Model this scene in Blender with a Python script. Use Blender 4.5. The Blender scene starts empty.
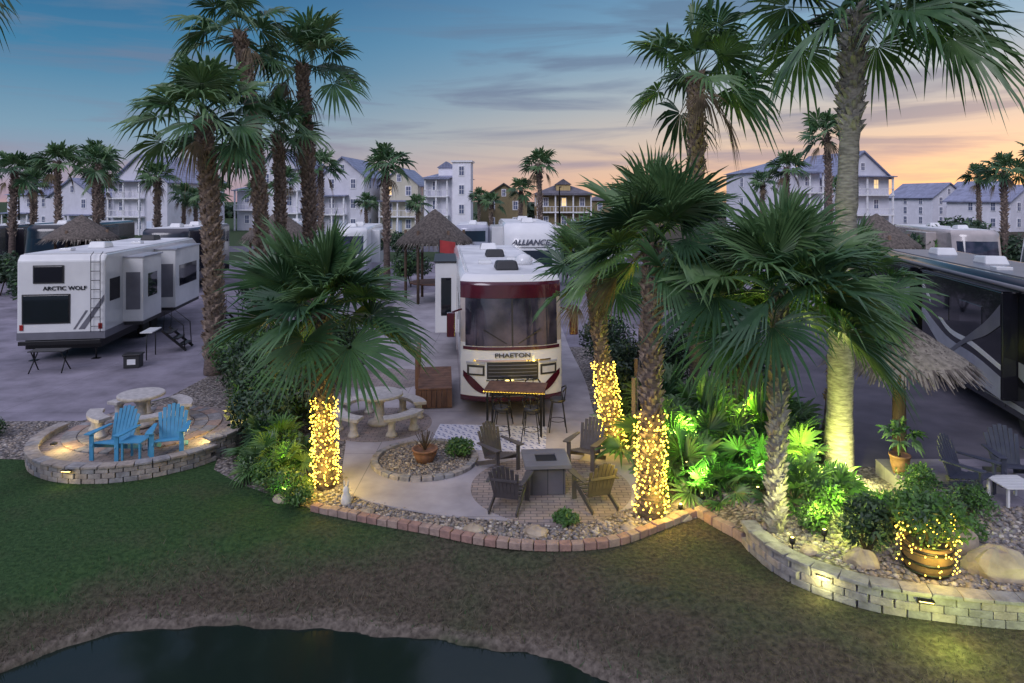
import bpy, math, random
import numpy as np
from mathutils import Vector, Matrix
random.seed(7); rng=np.random.default_rng(7)
SC=bpy.context.scene; COL=SC.collection
R=math.radians
# ------------------------------------------------------------------ materials
def nt(name):
    m=bpy.data.materials.new(name); m.use_nodes=True
    t=m.node_tree; t.nodes.clear()
    o=t.nodes.new('ShaderNodeOutputMaterial'); p=t.nodes.new('ShaderNodeBsdfPrincipled')
    t.links.new(p.outputs[0],o.inputs[0]); return m,t,p,o
def c4(c): return (c[0],c[1],c[2],1)
def N(t,k,**kw):
    n=t.nodes.new(k)
    for a,b in kw.items(): setattr(n,a,b)
    return n
def mat(name,a,b=None,scale=8,rough=.6,metal=0,bump=0,bscale=None,detail=5,coat=0,stretch=(1,1,1),world=False,dirt=0,transl=0):
    m,t,p,o=nt(name)
    if b is None: b=tuple(x*.82 for x in a)
    if world: src=N(t,'ShaderNodeNewGeometry').outputs['Position']
    else: src=N(t,'ShaderNodeTexCoord').outputs['Object']
    mp=N(t,'ShaderNodeMapping'); mp.inputs['Scale'].default_value=stretch
    t.links.new(src,mp.inputs[0])
    n=N(t,'ShaderNodeTexNoise'); n.inputs['Scale'].default_value=scale; n.inputs['Detail'].default_value=detail
    t.links.new(mp.outputs[0],n.inputs['Vector'])
    r=N(t,'ShaderNodeValToRGB'); r.color_ramp.elements[0].position=.35; r.color_ramp.elements[1].position=.65
    r.color_ramp.elements[0].color=c4(b); r.color_ramp.elements[1].color=c4(a)
    t.links.new(n.outputs['Fac'],r.inputs[0])
    outc=r.outputs[0]
    if dirt>0:
        n2=N(t,'ShaderNodeTexNoise'); n2.inputs['Scale'].default_value=.5; n2.inputs['Detail'].default_value=8
        t.links.new(src,n2.inputs['Vector'])
        r2=N(t,'ShaderNodeValToRGB'); r2.color_ramp.elements[0].position=.38; r2.color_ramp.elements[1].position=.62
        r2.color_ramp.elements[0].color=(1-dirt,)*3+(1,); r2.color_ramp.elements[1].color=(1,1,1,1)
        t.links.new(n2.outputs['Fac'],r2.inputs[0])
        mx=N(t,'ShaderNodeMix',data_type='RGBA',blend_type='MULTIPLY'); mx.inputs[0].default_value=1
        t.links.new(outc,mx.inputs[6]); t.links.new(r2.outputs[0],mx.inputs[7]); outc=mx.outputs[2]
    t.links.new(outc,p.inputs['Base Color'])
    p.inputs['Roughness'].default_value=rough; p.inputs['Metallic'].default_value=metal
    p.inputs['Coat Weight'].default_value=coat
    if bump>0:
        n3=N(t,'ShaderNodeTexNoise'); n3.inputs['Scale'].default_value=bscale or scale*4; n3.inputs['Detail'].default_value=6
        t.links.new(mp.outputs[0],n3.inputs['Vector'])
        bb=N(t,'ShaderNodeBump'); bb.inputs['Strength'].default_value=bump; bb.inputs['Distance'].default_value=.02
        t.links.new(n3.outputs['Fac'],bb.inputs['Height']); t.links.new(bb.outputs[0],p.inputs['Normal'])
    if transl>0:
        tr=N(t,'ShaderNodeBsdfTranslucent'); t.links.new(outc,tr.inputs[0])
        ms=N(t,'ShaderNodeMixShader'); ms.inputs[0].default_value=transl
        t.links.new(p.outputs[0],ms.inputs[1]); t.links.new(tr.outputs[0],ms.inputs[2]); t.links.new(ms.outputs[0],o.inputs[0])
    return m
def emit(name,c,s):
    m,t,p,o=nt(name); p.inputs['Base Color'].default_value=c4(c)
    p.inputs['Emission Color'].default_value=c4(c); p.inputs['Emission Strength'].default_value=s; return m
def brickmat(name,a,b,mort,bw,bh,msize=.012,scale=1,world=True,rough=.8,offset=.5,bump=.4,var=.62):
    m,t,p,o=nt(name)
    src=N(t,'ShaderNodeNewGeometry').outputs['Position'] if world else N(t,'ShaderNodeTexCoord').outputs['Object']
    br=N(t,'ShaderNodeTexBrick'); br.offset=offset
    br.inputs['Color1'].default_value=c4(a); br.inputs['Color2'].default_value=c4(b); br.inputs['Mortar'].default_value=c4(mort)
    br.inputs['Scale'].default_value=scale; br.inputs['Mortar Size'].default_value=msize
    br.inputs['Brick Width'].default_value=bw; br.inputs['Row Height'].default_value=bh
    t.links.new(src,br.inputs['Vector'])
    n=N(t,'ShaderNodeTexNoise'); n.inputs['Scale'].default_value=.9; n.inputs['Detail'].default_value=11; n.inputs['Roughness'].default_value=.62
    t.links.new(src,n.inputs['Vector'])
    r2=N(t,'ShaderNodeValToRGB'); r2.color_ramp.elements[0].position=.32; r2.color_ramp.elements[1].position=.66
    r2.color_ramp.elements[0].color=(var,var,var,1); r2.color_ramp.elements[1].color=(1.08,1.08,1.08,1)
    t.links.new(n.outputs['Fac'],r2.inputs[0])
    mx=N(t,'ShaderNodeMix',data_type='RGBA',blend_type='MULTIPLY'); mx.inputs[0].default_value=1
    t.links.new(br.outputs[0],mx.inputs[6]); t.links.new(r2.outputs[0],mx.inputs[7])
    t.links.new(mx.outputs[2],p.inputs['Base Color']); p.inputs['Roughness'].default_value=rough
    bb=N(t,'ShaderNodeBump'); bb.inputs['Strength'].default_value=bump; bb.inputs['Distance'].default_value=-.01
    t.links.new(br.outputs['Fac'],bb.inputs['Height']); t.links.new(bb.outputs[0],p.inputs['Normal'])
    return m
M={}
M['leaf1']=mat('palm_leaf_green',(.085,.18,.07),(.05,.12,.052),scale=3,rough=.4,transl=.22)
M['leaf2']=mat('palm_leaf_light',(.145,.25,.10),(.085,.17,.065),scale=3,rough=.4,transl=.25)
M['leaf3']=mat('palm_leaf_dark',(.05,.115,.055),(.03,.075,.038),scale=3,rough=.45,transl=.16)
M['dead']=mat('dead_frond_straw',(.24,.18,.11),(.13,.10,.06),scale=4,rough=.8,transl=.1)
M['trunk']=mat('palm_bark',(.17,.125,.105),(.055,.042,.037),scale=7,rough=.9,bump=1,bscale=16,stretch=(1,1,3))
M['boot']=mat('palm_boots',(.34,.26,.21),(.11,.08,.06),scale=9,rough=.9,bump=.6)
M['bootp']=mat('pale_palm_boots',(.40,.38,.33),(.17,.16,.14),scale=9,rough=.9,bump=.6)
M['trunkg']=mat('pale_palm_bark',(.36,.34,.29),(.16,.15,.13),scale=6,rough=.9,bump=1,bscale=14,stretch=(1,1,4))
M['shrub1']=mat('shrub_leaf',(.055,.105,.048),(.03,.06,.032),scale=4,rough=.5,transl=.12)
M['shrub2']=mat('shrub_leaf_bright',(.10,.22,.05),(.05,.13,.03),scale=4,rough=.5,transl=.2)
M['shrub3']=mat('shrub_leaf_dark',(.025,.055,.03),(.015,.034,.02),scale=4,rough=.5)
M['stem']=mat('woody_stem',(.08,.06,.045),scale=8,rough=.9)
M['white']=mat('white_gelcoat',(.78,.78,.78),(.74,.74,.75),scale=2,rough=.25,coat=.4,dirt=.1)
M['roofw']=mat('white_roof_membrane',(.80,.80,.80),(.66,.66,.68),scale=1.5,rough=.6,dirt=.22)
M['cream']=mat('champagne_paint',(.50,.44,.42),scale=2,rough=.2,coat=.6,dirt=.05)
M['maroon']=mat('maroon_paint',(.075,.009,.022),(.055,.007,.016),scale=2,rough=.2,coat=.6)
M['black']=mat('black_paint',(.010,.010,.016),scale=3,rough=.16,coat=.4)
M['charcoal']=mat('charcoal_paint',(.04,.04,.055),scale=3,rough=.25,coat=.4)
M['silver']=mat('silver_paint',(.42,.43,.50),scale=2,rough=.28,metal=.1,coat=.4)
M['grayp']=mat('gray_panel',(.17,.17,.20),scale=2,rough=.35)
M['chrome']=mat('chrome',(.75,.75,.77),scale=2,rough=.08,metal=1)
M['glass']=mat('dark_tinted_glass',(.012,.014,.022),(.01,.012,.018),scale=1,rough=.04,coat=.5)
M['wglass']=mat('windshield_glass',(.085,.075,.11),(.02,.02,.035),scale=1.7,rough=.04,coat=.7)
M['rubber']=mat('tyre_rubber',(.02,.02,.02),scale=20,rough=.85)
M['bplast']=mat('black_plastic',(.025,.025,.028),scale=12,rough=.5)
M['bmetal']=mat('black_metal',(.02,.02,.022),scale=12,rough=.4,metal=.4)
M['red']=mat('tail_light_red',(.35,.02,.02),scale=5,rough=.2)
M['lens']=mat('clear_lens',(.6,.6,.62),scale=5,rough=.08)
M['conc']=brickmat('concrete_slab',(.42,.39,.41),(.39,.36,.39),(.20,.19,.21),3.0,3.0,.008,offset=0,bump=.2,var=.66)
M['lot']=brickmat('lot_concrete',(.26,.235,.285),(.23,.21,.26),(.11,.10,.12),4.5,4.5,.006,offset=0,bump=.2,var=.55)
M['asph']=mat('asphalt',(.12,.11,.14),(.085,.08,.105),scale=1.5,rough=.8,bump=.4,bscale=60,world=True,dirt=.3)
M['paver']=brickmat('paver_brick',(.36,.29,.27),(.27,.23,.23),(.12,.11,.11),.22,.11,.008)
M['rock1']=mat('limestone_block',(.38,.345,.32),(.24,.215,.205),scale=7,rough=.9,bump=.8,bscale=30)
M['rock2']=mat('limestone_block_tan',(.36,.31,.27),(.23,.20,.18),scale=7,rough=.9,bump=.8,bscale=30)
M['rock3']=mat('limestone_block_gray',(.30,.295,.305),(.18,.175,.185),scale=7,rough=.9,bump=.8,bscale=30)
M['brk1']=mat('edging_brick_pink',(.36,.215,.18),(.24,.15,.13),scale=9,rough=.9,bump=.6)
M['brk2']=mat('edging_brick_buff',(.39,.28,.235),(.26,.19,.165),scale=9,rough=.9,bump=.6)
M['peb1']=mat('pebble_tan',(.38,.31,.25),(.20,.17,.145),scale=14,rough=.8,world=True)
M['peb2']=mat('pebble_gray',(.27,.25,.25),(.13,.12,.125),scale=14,rough=.8,world=True)
M['peb3']=mat('pebble_white',(.56,.51,.45),(.40,.36,.32),scale=14,rough=.8,world=True)
M['cast']=mat('cast_concrete',(.50,.47,.45),(.36,.34,.33),scale=9,rough=.85,bump=.3,bscale=50)
M['blue']=mat('blue_poly_lumber',(.07,.30,.50),(.05,.25,.43),scale=6,rough=.5)
M['brown']=mat('brown_poly_lumber',(.075,.066,.072),(.055,.048,.054),scale=6,rough=.55)
M['olive']=mat('weathered_olive_lumber',(.09,.08,.06),(.07,.062,.048),scale=6,rough=.6)
M['navy']=mat('navy_poly_lumber',(.045,.05,.08),(.03,.035,.06),scale=6,rough=.5)
M['wood']=mat('stained_wood',(.20,.10,.06),(.11,.055,.035),scale=5,rough=.7,stretch=(1,1,.2),bump=.3)
M['woodg']=mat('weathered_wood',(.19,.14,.115),(.10,.075,.065),scale=5,rough=.85,stretch=(1,1,.15),bump=.3)
M['post']=mat('rough_timber_post',(.19,.125,.085),(.10,.068,.045),scale=6,rough=.9,stretch=(1,1,.15),bump=.6)
M['thatch']=mat('palm_thatch',(.17,.14,.12),(.07,.058,.05),scale=9,rough=.95,stretch=(1,1,.25),bump=1,bscale=40)
M['thatch2']=mat('palm_thatch_light',(.33,.29,.24),(.17,.15,.12),scale=9,rough=.95,stretch=(1,1,.25),bump=1,bscale=40)
M['hwhite']=brickmat('white_lap_siding',(.86,.84,.90),(.84,.82,.88),(.66,.65,.72),60,.22,.02,world=False,bump=.15,var=.93)
M['htan']=brickmat('tan_sheathing',(.60,.44,.20),(.52,.38,.17),(.24,.19,.1),2.4,1.2,.02,world=False,bump=.2,var=.8)
M['hblue']=brickmat('pale_blue_siding',(.66,.72,.86),(.62,.68,.82),(.45,.48,.6),60,.22,.02,world=False,bump=.15,var=.93)
M['hcream']=brickmat('cream_lap_siding',(.85,.80,.64),(.82,.77,.61),(.6,.56,.45),60,.22,.02,world=False,bump=.15,var=.93)
M['roof']=brickmat('seam_metal_roof',(.27,.29,.42),(.25,.27,.39),(.14,.15,.22),.5,50,.03,world=False,rough=.45,offset=0)
M['roof2']=brickmat('gray_shingle_roof',(.18,.17,.20),(.14,.13,.16),(.08,.08,.09),.4,.25,.02,world=False)
M['trim']=mat('white_trim',(.88,.87,.90),scale=4,rough=.5)
M['win']=mat('house_window_glass',(.14,.17,.27),(.08,.10,.18),scale=1,rough=.08)
M['winlit']=emit('lit_window',(1,.68,.33),.9)
M['bulb']=emit('warm_bulb',(1,.62,.07),7)
M['lamp']=emit('landscape_lamp_lens',(1,.72,.25),6)
M['wire']=mat('green_wire',(.02,.04,.02),scale=10,rough=.6)
M['terra']=mat('terracotta',(.30,.15,.09),(.2,.10,.06),scale=8,rough=.85)
M['barrel']=mat('oak_barrel',(.26,.15,.07),(.13,.08,.04),scale=5,rough=.7,stretch=(1,1,.2),bump=.3)
M['statue']=mat('white_statue',(.7,.68,.64),scale=12,rough=.8)
M['boulder']=mat('tan_boulder_stone',(.48,.40,.30),(.26,.21,.165),scale=3,rough=.9,bump=1,bscale=10,detail=9)
M['firep']=brickmat('fire_pit_stone',(.12,.11,.13),(.09,.085,.10),(.04,.04,.05),.3,.14,.01,world=False)
M['flag']=mat('red_flag_cloth',(.5,.06,.06),scale=3,rough=.9)
def rugmat():
    m,t,p,o=nt('outdoor_rug_weave'); tc=N(t,'ShaderNodeTexCoord')
    w=N(t,'ShaderNodeTexMagic'); w.inputs['Scale'].default_value=4.2; w.inputs['Distortion'].default_value=1.6; w.turbulence_depth=3
    t.links.new(tc.outputs['Object'],w.inputs['Vector'])
    r=N(t,'ShaderNodeValToRGB'); r.color_ramp.interpolation='CONSTANT'
    r.color_ramp.elements[0].color=(.13,.16,.36,1); r.color_ramp.elements[1].position=.42; r.color_ramp.elements[1].color=(.62,.62,.72,1)
    t.links.new(w.outputs['Fac'],r.inputs[0])
    t.links.new(r.outputs[0],p.inputs['Base Color']); p.inputs['Roughness'].default_value=.95; return m
M['rug']=rugmat()
def gravelmat():
    m,t,p,o=nt('pebble_bed'); g=N(t,'ShaderNodeNewGeometry')
    v=N(t,'ShaderNodeTexVoronoi'); v.inputs['Scale'].default_value=16
    t.links.new(g.outputs['Position'],v.inputs['Vector'])
    r=N(t,'ShaderNodeValToRGB'); e=r.color_ramp.elements
    e[0].color=(.13,.11,.10,1); e[1].color=(.44,.38,.32,1)
    x=e.new(.4); x.color=(.24,.20,.175,1); x=e.new(.7); x.color=(.28,.26,.26,1)
    sp=N(t,'ShaderNodeSeparateColor'); t.links.new(v.outputs['Color'],sp.inputs[0]); t.links.new(sp.outputs[0],r.inputs[0])
    r2=N(t,'ShaderNodeValToRGB'); r2.color_ramp.elements[0].color=(1,1,1,1); r2.color_ramp.elements[1].color=(.25,.25,.25,1); r2.color_ramp.elements[0].position=.3; r2.color_ramp.elements[1].position=.75
    t.links.new(v.outputs['Distance'],r2.inputs[0])
    mx=N(t,'ShaderNodeMix',data_type='RGBA',blend_type='MULTIPLY'); mx.inputs[0].default_value=1
    t.links.new(r.outputs[0],mx.inputs[6]); t.links.new(r2.outputs[0],mx.inputs[7]); t.links.new(mx.outputs[2],p.inputs['Base Color'])
    b=N(t,'ShaderNodeBump'); b.inputs['Strength'].default_value=1; b.inputs['Distance'].default_value=-.03
    t.links.new(v.outputs['Distance'],b.inputs['Height']); t.links.new(b.outputs[0],p.inputs['Normal'])
    p.inputs['Roughness'].default_value=.85; return m
M['gravel']=gravelmat()
def groundmat():
    m,t,p,o=nt('lawn_and_bank_soil'); g=N(t,'ShaderNodeNewGeometry')
    at=N(t,'ShaderNodeAttribute'); at.attribute_name='bank'
    ae=N(t,'ShaderNodeAttribute'); ae.attribute_name='shore'
    n=N(t,'ShaderNodeTexNoise'); n.inputs['Scale'].default_value=1.1; n.inputs['Detail'].default_value=9
    n2=N(t,'ShaderNodeTexNoise'); n2.inputs['Scale'].default_value=14; n2.inputs['Detail'].default_value=7
    for k in (n,n2): t.links.new(g.outputs['Position'],k.inputs['Vector'])
    rg=N(t,'ShaderNodeValToRGB'); rg.color_ramp.elements[0].position=.35; rg.color_ramp.elements[1].position=.62
    rg.color_ramp.elements[0].color=(.022,.050,.020,1); rg.color_ramp.elements[1].color=(.045,.088,.034,1)
    rb=N(t,'ShaderNodeValToRGB'); rb.color_ramp.elements[0].position=.3; rb.color_ramp.elements[1].position=.7
    rb.color_ramp.elements[0].color=(.038,.032,.026,1); rb.color_ramp.elements[1].color=(.105,.088,.068,1)
    rs=N(t,'ShaderNodeValToRGB'); rs.color_ramp.elements[0].position=.3; rs.color_ramp.elements[1].position=.7
    rs.color_ramp.elements[0].color=(.07,.058,.05,1); rs.color_ramp.elements[1].color=(.20,.17,.145,1)
    for k in (rg,rb,rs): t.links.new(n2.outputs['Fac'],k.inputs[0])
    ad=N(t,'ShaderNodeMath',operation='ADD'); t.links.new(at.outputs['Fac'],ad.inputs[0])
    ml=N(t,'ShaderNodeMath',operation='MULTIPLY_ADD'); ml.inputs[1].default_value=1.5; ml.inputs[2].default_value=-.75
    t.links.new(n.outputs['Fac'],ml.inputs[0]); t.links.new(ml.outputs[0],ad.inputs[1]); ad.use_clamp=True
    mx=N(t,'ShaderNodeMix',data_type='RGBA'); t.links.new(ad.outputs[0],mx.inputs[0])
    t.links.new(rg.outputs[0],mx.inputs[6]); t.links.new(rb.outputs[0],mx.inputs[7])
    m2=N(t,'ShaderNodeMix',data_type='RGBA'); t.links.new(ae.outputs['Fac'],m2.inputs[0]); t.links.new(mx.outputs[2],m2.inputs[6]); t.links.new(rs.outputs[0],m2.inputs[7])
    t.links.new(m2.outputs[2],p.inputs['Base Color'])
    b=N(t,'ShaderNodeBump'); b.inputs['Strength'].default_value=.9; b.inputs['Distance'].default_value=.04
    t.links.new(n2.outputs['Fac'],b.inputs['Height']); t.links.new(b.outputs[0],p.inputs['Normal'])
    p.inputs['Roughness'].default_value=.95; p.inputs['Specular IOR Level'].default_value=.1; return m
M['ground']=groundmat()
def watermat():
    m,t,p,o=nt('pond_water'); g=N(t,'ShaderNodeNewGeometry')
    n=N(t,'ShaderNodeTexNoise'); n.inputs['Scale'].default_value=1.6; n.inputs['Detail'].default_value=2
    t.links.new(g.outputs['Position'],n.inputs['Vector'])
    b=N(t,'ShaderNodeBump'); b.inputs['Strength'].default_value=.08; b.inputs['Distance'].default_value=.05
    t.links.new(n.outputs['Fac'],b.inputs['Height']); t.links.new(b.outputs[0],p.inputs['Normal'])
    p.inputs['Base Color'].default_value=(.010,.018,.015,1); p.inputs['Roughness'].default_value=.09; p.inputs['Specular IOR Level'].default_value=.3; return m
M['water']=watermat()
M['g1']=mat('grass_blade_green',(.05,.12,.036),(.035,.082,.027),scale=.8,rough=.7,world=True)
M['g2']=mat('grass_blade_dull',(.062,.075,.038),(.045,.052,.03),scale=.8,rough=.8,world=True)
M['g3']=mat('dry_grass_straw',(.14,.115,.082),(.08,.066,.05),scale=1.5,rough=.9,world=True)
# ------------------------------------------------------------------ mesh builder
class MB:
    def __init__(s): s.v=[];s.f=[];s.m=[];s.sm=[]
    def add(s,vs,fs,mi=0,smooth=False):
        o=len(s.v); s.v.extend([tuple(p) for p in vs])
        for f in fs: s.f.append([i+o for i in f]); s.m.append(mi); s.sm.append(smooth)
        return s
    def box(s,x0,x1,y0,y1,z0,z1,mi=0):
        return s.add([(x0,y0,z0),(x1,y0,z0),(x1,y1,z0),(x0,y1,z0),(x0,y0,z1),(x1,y0,z1),(x1,y1,z1),(x0,y1,z1)],
          [(3,2,1,0),(4,5,6,7),(0,1,5,4),(1,2,6,5),(2,3,7,6),(3,0,4,7)],mi)
    def beam(s,p0,p1,w,h,mi=0,up=(0,0,1)):
        p0=Vector(p0);p1=Vector(p1);d=(p1-p0).normalized();u=Vector(up)
        if abs(d.dot(u))>.98: u=Vector((0,1,0))
        sd=d.cross(u).normalized();n=sd.cross(d)
        vs=[]
        for p in (p0,p1):
            for a,b in((-1,-1),(1,-1),(1,1),(-1,1)): vs.append(p+sd*a*w/2+n*b*h/2)
        return s.add(vs,[(0,1,2,3),(7,6,5,4),(0,4,5,1),(1,5,6,2),(2,6,7,3),(3,7,4,0)],mi)
    def tube(s,pts,rs,n=8,mi=0,smooth=True,cap=True):
        vs=[];fs=[]
        P=[Vector(p) for p in pts]
        for i,p in enumerate(P):
            d=(P[min(i+1,len(P)-1)]-P[max(i-1,0)]).normalized()
            u=Vector((1,0,0)) if abs(d.x)<.9 else Vector((0,1,0))
            a=d.cross(u).normalized();b=d.cross(a)
            r=rs[i] if hasattr(rs,'__len__') else rs
            for k in range(n):
                t=2*math.pi*k/n; vs.append(p+a*math.cos(t)*r+b*math.sin(t)*r)
        for i in range(len(P)-1):
            for k in range(n):
                k2=(k+1)%n; fs.append((i*n+k,i*n+k2,(i+1)*n+k2,(i+1)*n+k))
        s.add(vs,fs,mi,smooth)
        if cap:
            o=len(s.v)-len(vs)
            s.f.append([o+k for k in range(n)][::-1]);s.m.append(mi);s.sm.append(False)
            s.f.append([o+(len(P)-1)*n+k for k in range(n)]);s.m.append(mi);s.sm.append(False)
        return s
    def lathe(s,prof,n=20,c=(0,0,0),mi=0,smooth=True):
        vs=[];fs=[]
        for r,z in prof:
            for k in range(n):
                t=2*math.pi*k/n; vs.append((c[0]+r*math.cos(t),c[1]+r*math.sin(t),c[2]+z))
        for i in range(len(prof)-1):
            for k in range(n):
                k2=(k+1)%n; fs.append((i*n+k,i*n+k2,(i+1)*n+k2,(i+1)*n+k))
        s.add(vs,fs,mi,smooth); o=len(s.v)-len(vs)
        if prof[0][0]>1e-4: s.f.append([o+k for k in range(n)][::-1]);s.m.append(mi);s.sm.append(False)
        if prof[-1][0]>1e-4: s.f.append([o+(len(prof)-1)*n+k for k in range(n)]);s.m.append(mi);s.sm.append(False)
        return s
    def prism(s,poly,z0,z1,mi=0):
        n=len(poly); A=sum(poly[i][0]*poly[(i+1)%n][1]-poly[(i+1)%n][0]*poly[i][1] for i in range(n))
        if A<0: poly=poly[::-1]
        vs=[(x,y,z0) for x,y in poly]+[(x,y,z1) for x,y in poly]
        return s.add(vs,[list(range(n))[::-1],list(range(n,2*n))]+[(i,(i+1)%n,n+(i+1)%n,n+i) for i in range(n)],mi)
    def extrx(s,poly,x0,x1,mi=0):
        n=len(poly)
        vs=[(x0,y,z) for y,z in poly]+[(x1,y,z) for y,z in poly]
        return s.add(vs,[list(range(n)),list(range(n,2*n))[::-1]]+[(i,n+i,n+(i+1)%n,(i+1)%n) for i in range(n)],mi)
    def make(s,name,mats,parent=None,loc=(0,0,0),rot=0,bevel=0,label=None,cat=None,group=None,kind=None):
        me=bpy.data.meshes.new(name); me.from_pydata(s.v,[],s.f)
        for m in (mats if isinstance(mats,(list,tuple)) else [mats]): me.materials.append(M[m] if isinstance(m,str) else m)
        me.polygons.foreach_set('material_index',s.m); me.polygons.foreach_set('use_smooth',s.sm); me.update()
        o=bpy.data.objects.new(name,me); COL.objects.link(o)
        o.location=loc; o.rotation_euler=(0,0,rot) if not hasattr(rot,'__len__') else rot
        if parent: o.parent=parent
        if bevel>0:
            b=o.modifiers.new('bevel','BEVEL'); b.width=bevel; b.segments=2; b.limit_method='ANGLE'; b.angle_limit=R(40)
        if label: o['label']=label
        if cat: o['category']=cat
        if group: o['group']=group
        if kind: o['kind']=kind
        return o
def thing(name,label,cat,loc=(0,0,0),rot=0,group=None):
    o=bpy.data.objects.new(name,None); COL.objects.link(o); o.empty_display_size=.3
    o.location=loc; o.rotation_euler=(0,0,rot); o['label']=label; o['category']=cat
    if group: o['group']=group
    return o
def copy_thing(root,loc,rot=0,scale=None,label=None,group=None):
    def rec(o,par):
        c=o.copy(); COL.objects.link(c)
        if par: c.parent=par
        for ch in o.children: rec(ch,c)
        return c
    c=rec(root,None); c.location=loc; c.rotation_euler=(0,0,rot)
    if scale: c.scale=(scale,)*3
    if label: c['label']=label
    if group: c['group']=group
    return c
def text(s,size,name,m,parent,loc,rot,ext=.004,bold=0,sx=1,shear=0):
    cu=bpy.data.curves.new('t','FONT'); cu.body=s; cu.size=size; cu.extrude=ext; cu.align_x='CENTER'; cu.align_y='CENTER'; cu.offset=bold; cu.shear=shear
    t=bpy.data.objects.new('t',cu); COL.objects.link(t); bpy.context.view_layer.update()
    me=bpy.data.meshes.new_from_object(t.evaluated_get(bpy.context.evaluated_depsgraph_get()))
    bpy.data.objects.remove(t); me.name=name; me.materials.clear(); me.materials.append(M[m])
    o=bpy.data.objects.new(name,me); COL.objects.link(o); o.parent=parent; o.location=loc; o.rotation_euler=rot; o.scale=(sx,1,1); return o
def npmesh(name,V,F,mats,mi=None,kind=None,label=None,cat=None,parent=None,smooth=False,loc=(0,0,0)):
    me=bpy.data.meshes.new(name); V=np.asarray(V,dtype=np.float32); F=np.asarray(F,dtype=np.int32); n,k=F.shape
    me.vertices.add(len(V)); me.vertices.foreach_set('co',V.ravel())
    me.loops.add(n*k); me.loops.foreach_set('vertex_index',F.ravel())
    me.polygons.add(n); me.polygons.foreach_set('loop_start',np.arange(n,dtype=np.int32)*k)
    me.polygons.foreach_set('loop_total',np.full(n,k,dtype=np.int32))
    for m in mats: me.materials.append(M[m])
    if mi is not None: me.polygons.foreach_set('material_index',np.asarray(mi,dtype=np.int32))
    me.polygons.foreach_set('use_smooth',np.full(n,smooth))
    me.update(calc_edges=True); me.validate()
    o=bpy.data.objects.new(name,me); COL.objects.link(o); o.location=loc
    if kind:o['kind']=kind
    if label:o['label']=label
    if cat:o['category']=cat
    if parent:o.parent=parent
    return o
def catmull(pts,closed=False,k=6):
    n=len(pts);out=[]
    rngi=range(n if closed else n-1)
    g=lambda i: pts[i%n] if closed else pts[max(0,min(n-1,i))]
    for i in rngi:
        p0,p1,p2,p3=g(i-1),g(i),g(i+1),g(i+2)
        for j in range(k):
            t=j/k
            out.append(tuple(.5*((2*p1[a])+(-p0[a]+p2[a])*t+(2*p0[a]-5*p1[a]+4*p2[a]-p3[a])*t*t+(-p0[a]+3*p1[a]-3*p2[a]+p3[a])*t**3) for a in range(2)))
    if not closed: out.append(tuple(pts[-1][:2]))
    return out
def resample(pts,step):
    out=[];acc=0;P=[Vector((p[0],p[1],0)) for p in pts]
    nxt=step/2
    for a,b in zip(P[:-1],P[1:]):
        L=(b-a).length
        while acc+L>=nxt:
            out.append((a+(b-a)*((nxt-acc)/L),math.atan2((b-a).y,(b-a).x))); nxt+=step
        acc+=L
    return out
# ------------------------------------------------------------------ terrain
EC=catmull([(-60,3),(-12,4.8),(-8,6.6),(-7,7.9),(-6.4,8.8),(-5.7,9.35),(-4.7,9.6),(-2.96,9.56),(-1.53,9.38),(-.16,9.12),(.8,8.8),(1.5,8.3),(2.3,7.8),(4,7.2),(6,6.6),(9,6.0),(14,5.0),(60,3)],False,8)
EX=[p[0] for p in EC]; EY=[p[1] for p in EC]
def yedge(x): return np.interp(x,EX,EY)+.035*np.sin(np.asarray(x)*4.3)+.02*np.sin(np.asarray(x)*11.1)
def tz(x,y):
    d=y-yedge(x); t=np.clip(d/2.1,0,1); z=-.4+.07*np.clip(d/.06,0,1)+.33*(t*t*(3-2*t)*.6+t*.4)
    return np.where(d<0,np.maximum(-.4+d*.5,-1.4),z)
xs=np.unique(np.round(np.concatenate([np.array([-1500,-800,-400,-200,-120,-80,-60,-45,-35,-28,-22,-18,-15]),np.arange(-13,13.01,.11),np.array([15,18,22,28,35,45,60,80,120,200,400,800,1500])]),3))
ys=np.unique(np.round(np.concatenate([np.array([-600,-200,-80,-30,-10,0,3,5]),np.arange(6,10,.06),np.arange(10,15,.12),np.array([15.5,16.5,18,20,25,30,40,60,90,140,250,500,1000,2200])]),3))
GX,GY=np.meshgrid(xs,ys); GZ=tz(GX,GY)
GZ=np.where(GY<-9,0,GZ)
rough=(np.abs(GX)<13)&(GY>6)&(GY<12.5); dd=GY-yedge(GX)
GZ=GZ+np.where(rough&(dd<2.2)&(dd>.1),rng.normal(0,.009,GX.shape),0)
V=np.stack([GX,GY,GZ],-1).reshape(-1,3); ny,nx=GX.shape
I=np.arange(nx*ny).reshape(ny,nx)
F=np.stack([I[:-1,:-1],I[:-1,1:],I[1:,1:],I[1:,:-1]],-1).reshape(-1,4)
g=npmesh('ground',V,F,['ground'],kind='structure',smooth=True)
bank=np.clip(1.35-dd/1.25,0,1)+np.clip((GX+4.2)/5,0,.72)+np.where(GY>16,.25,0)
bank=np.clip(bank,0,1)
a=g.data.attributes.new('bank','FLOAT','POINT'); a.data.foreach_set('value',bank.ravel().astype(np.float32))
shore=np.clip(1-np.abs(dd-.1)/(.22+.12*np.sin(GX*2.1)+np.clip((GX-.5)*.25,0,.5)),0,1)*.9
a=g.data.attributes.new('shore','FLOAT','POINT'); a.data.foreach_set('value',shore.ravel().astype(np.float32))
MB().box(-80,80,-9,11,-.9,-.4).make('pond_water','water',kind='structure')
BX=[-14,-10.9,-10.3,-9.5,-8.5,-7.3,-6.4,-5.6,-4.5,-3.27,-1.4,-.5,.3,1.1,1.8,2.5,3.3,3.55,3.9,4.8,6.75,10]
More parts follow.
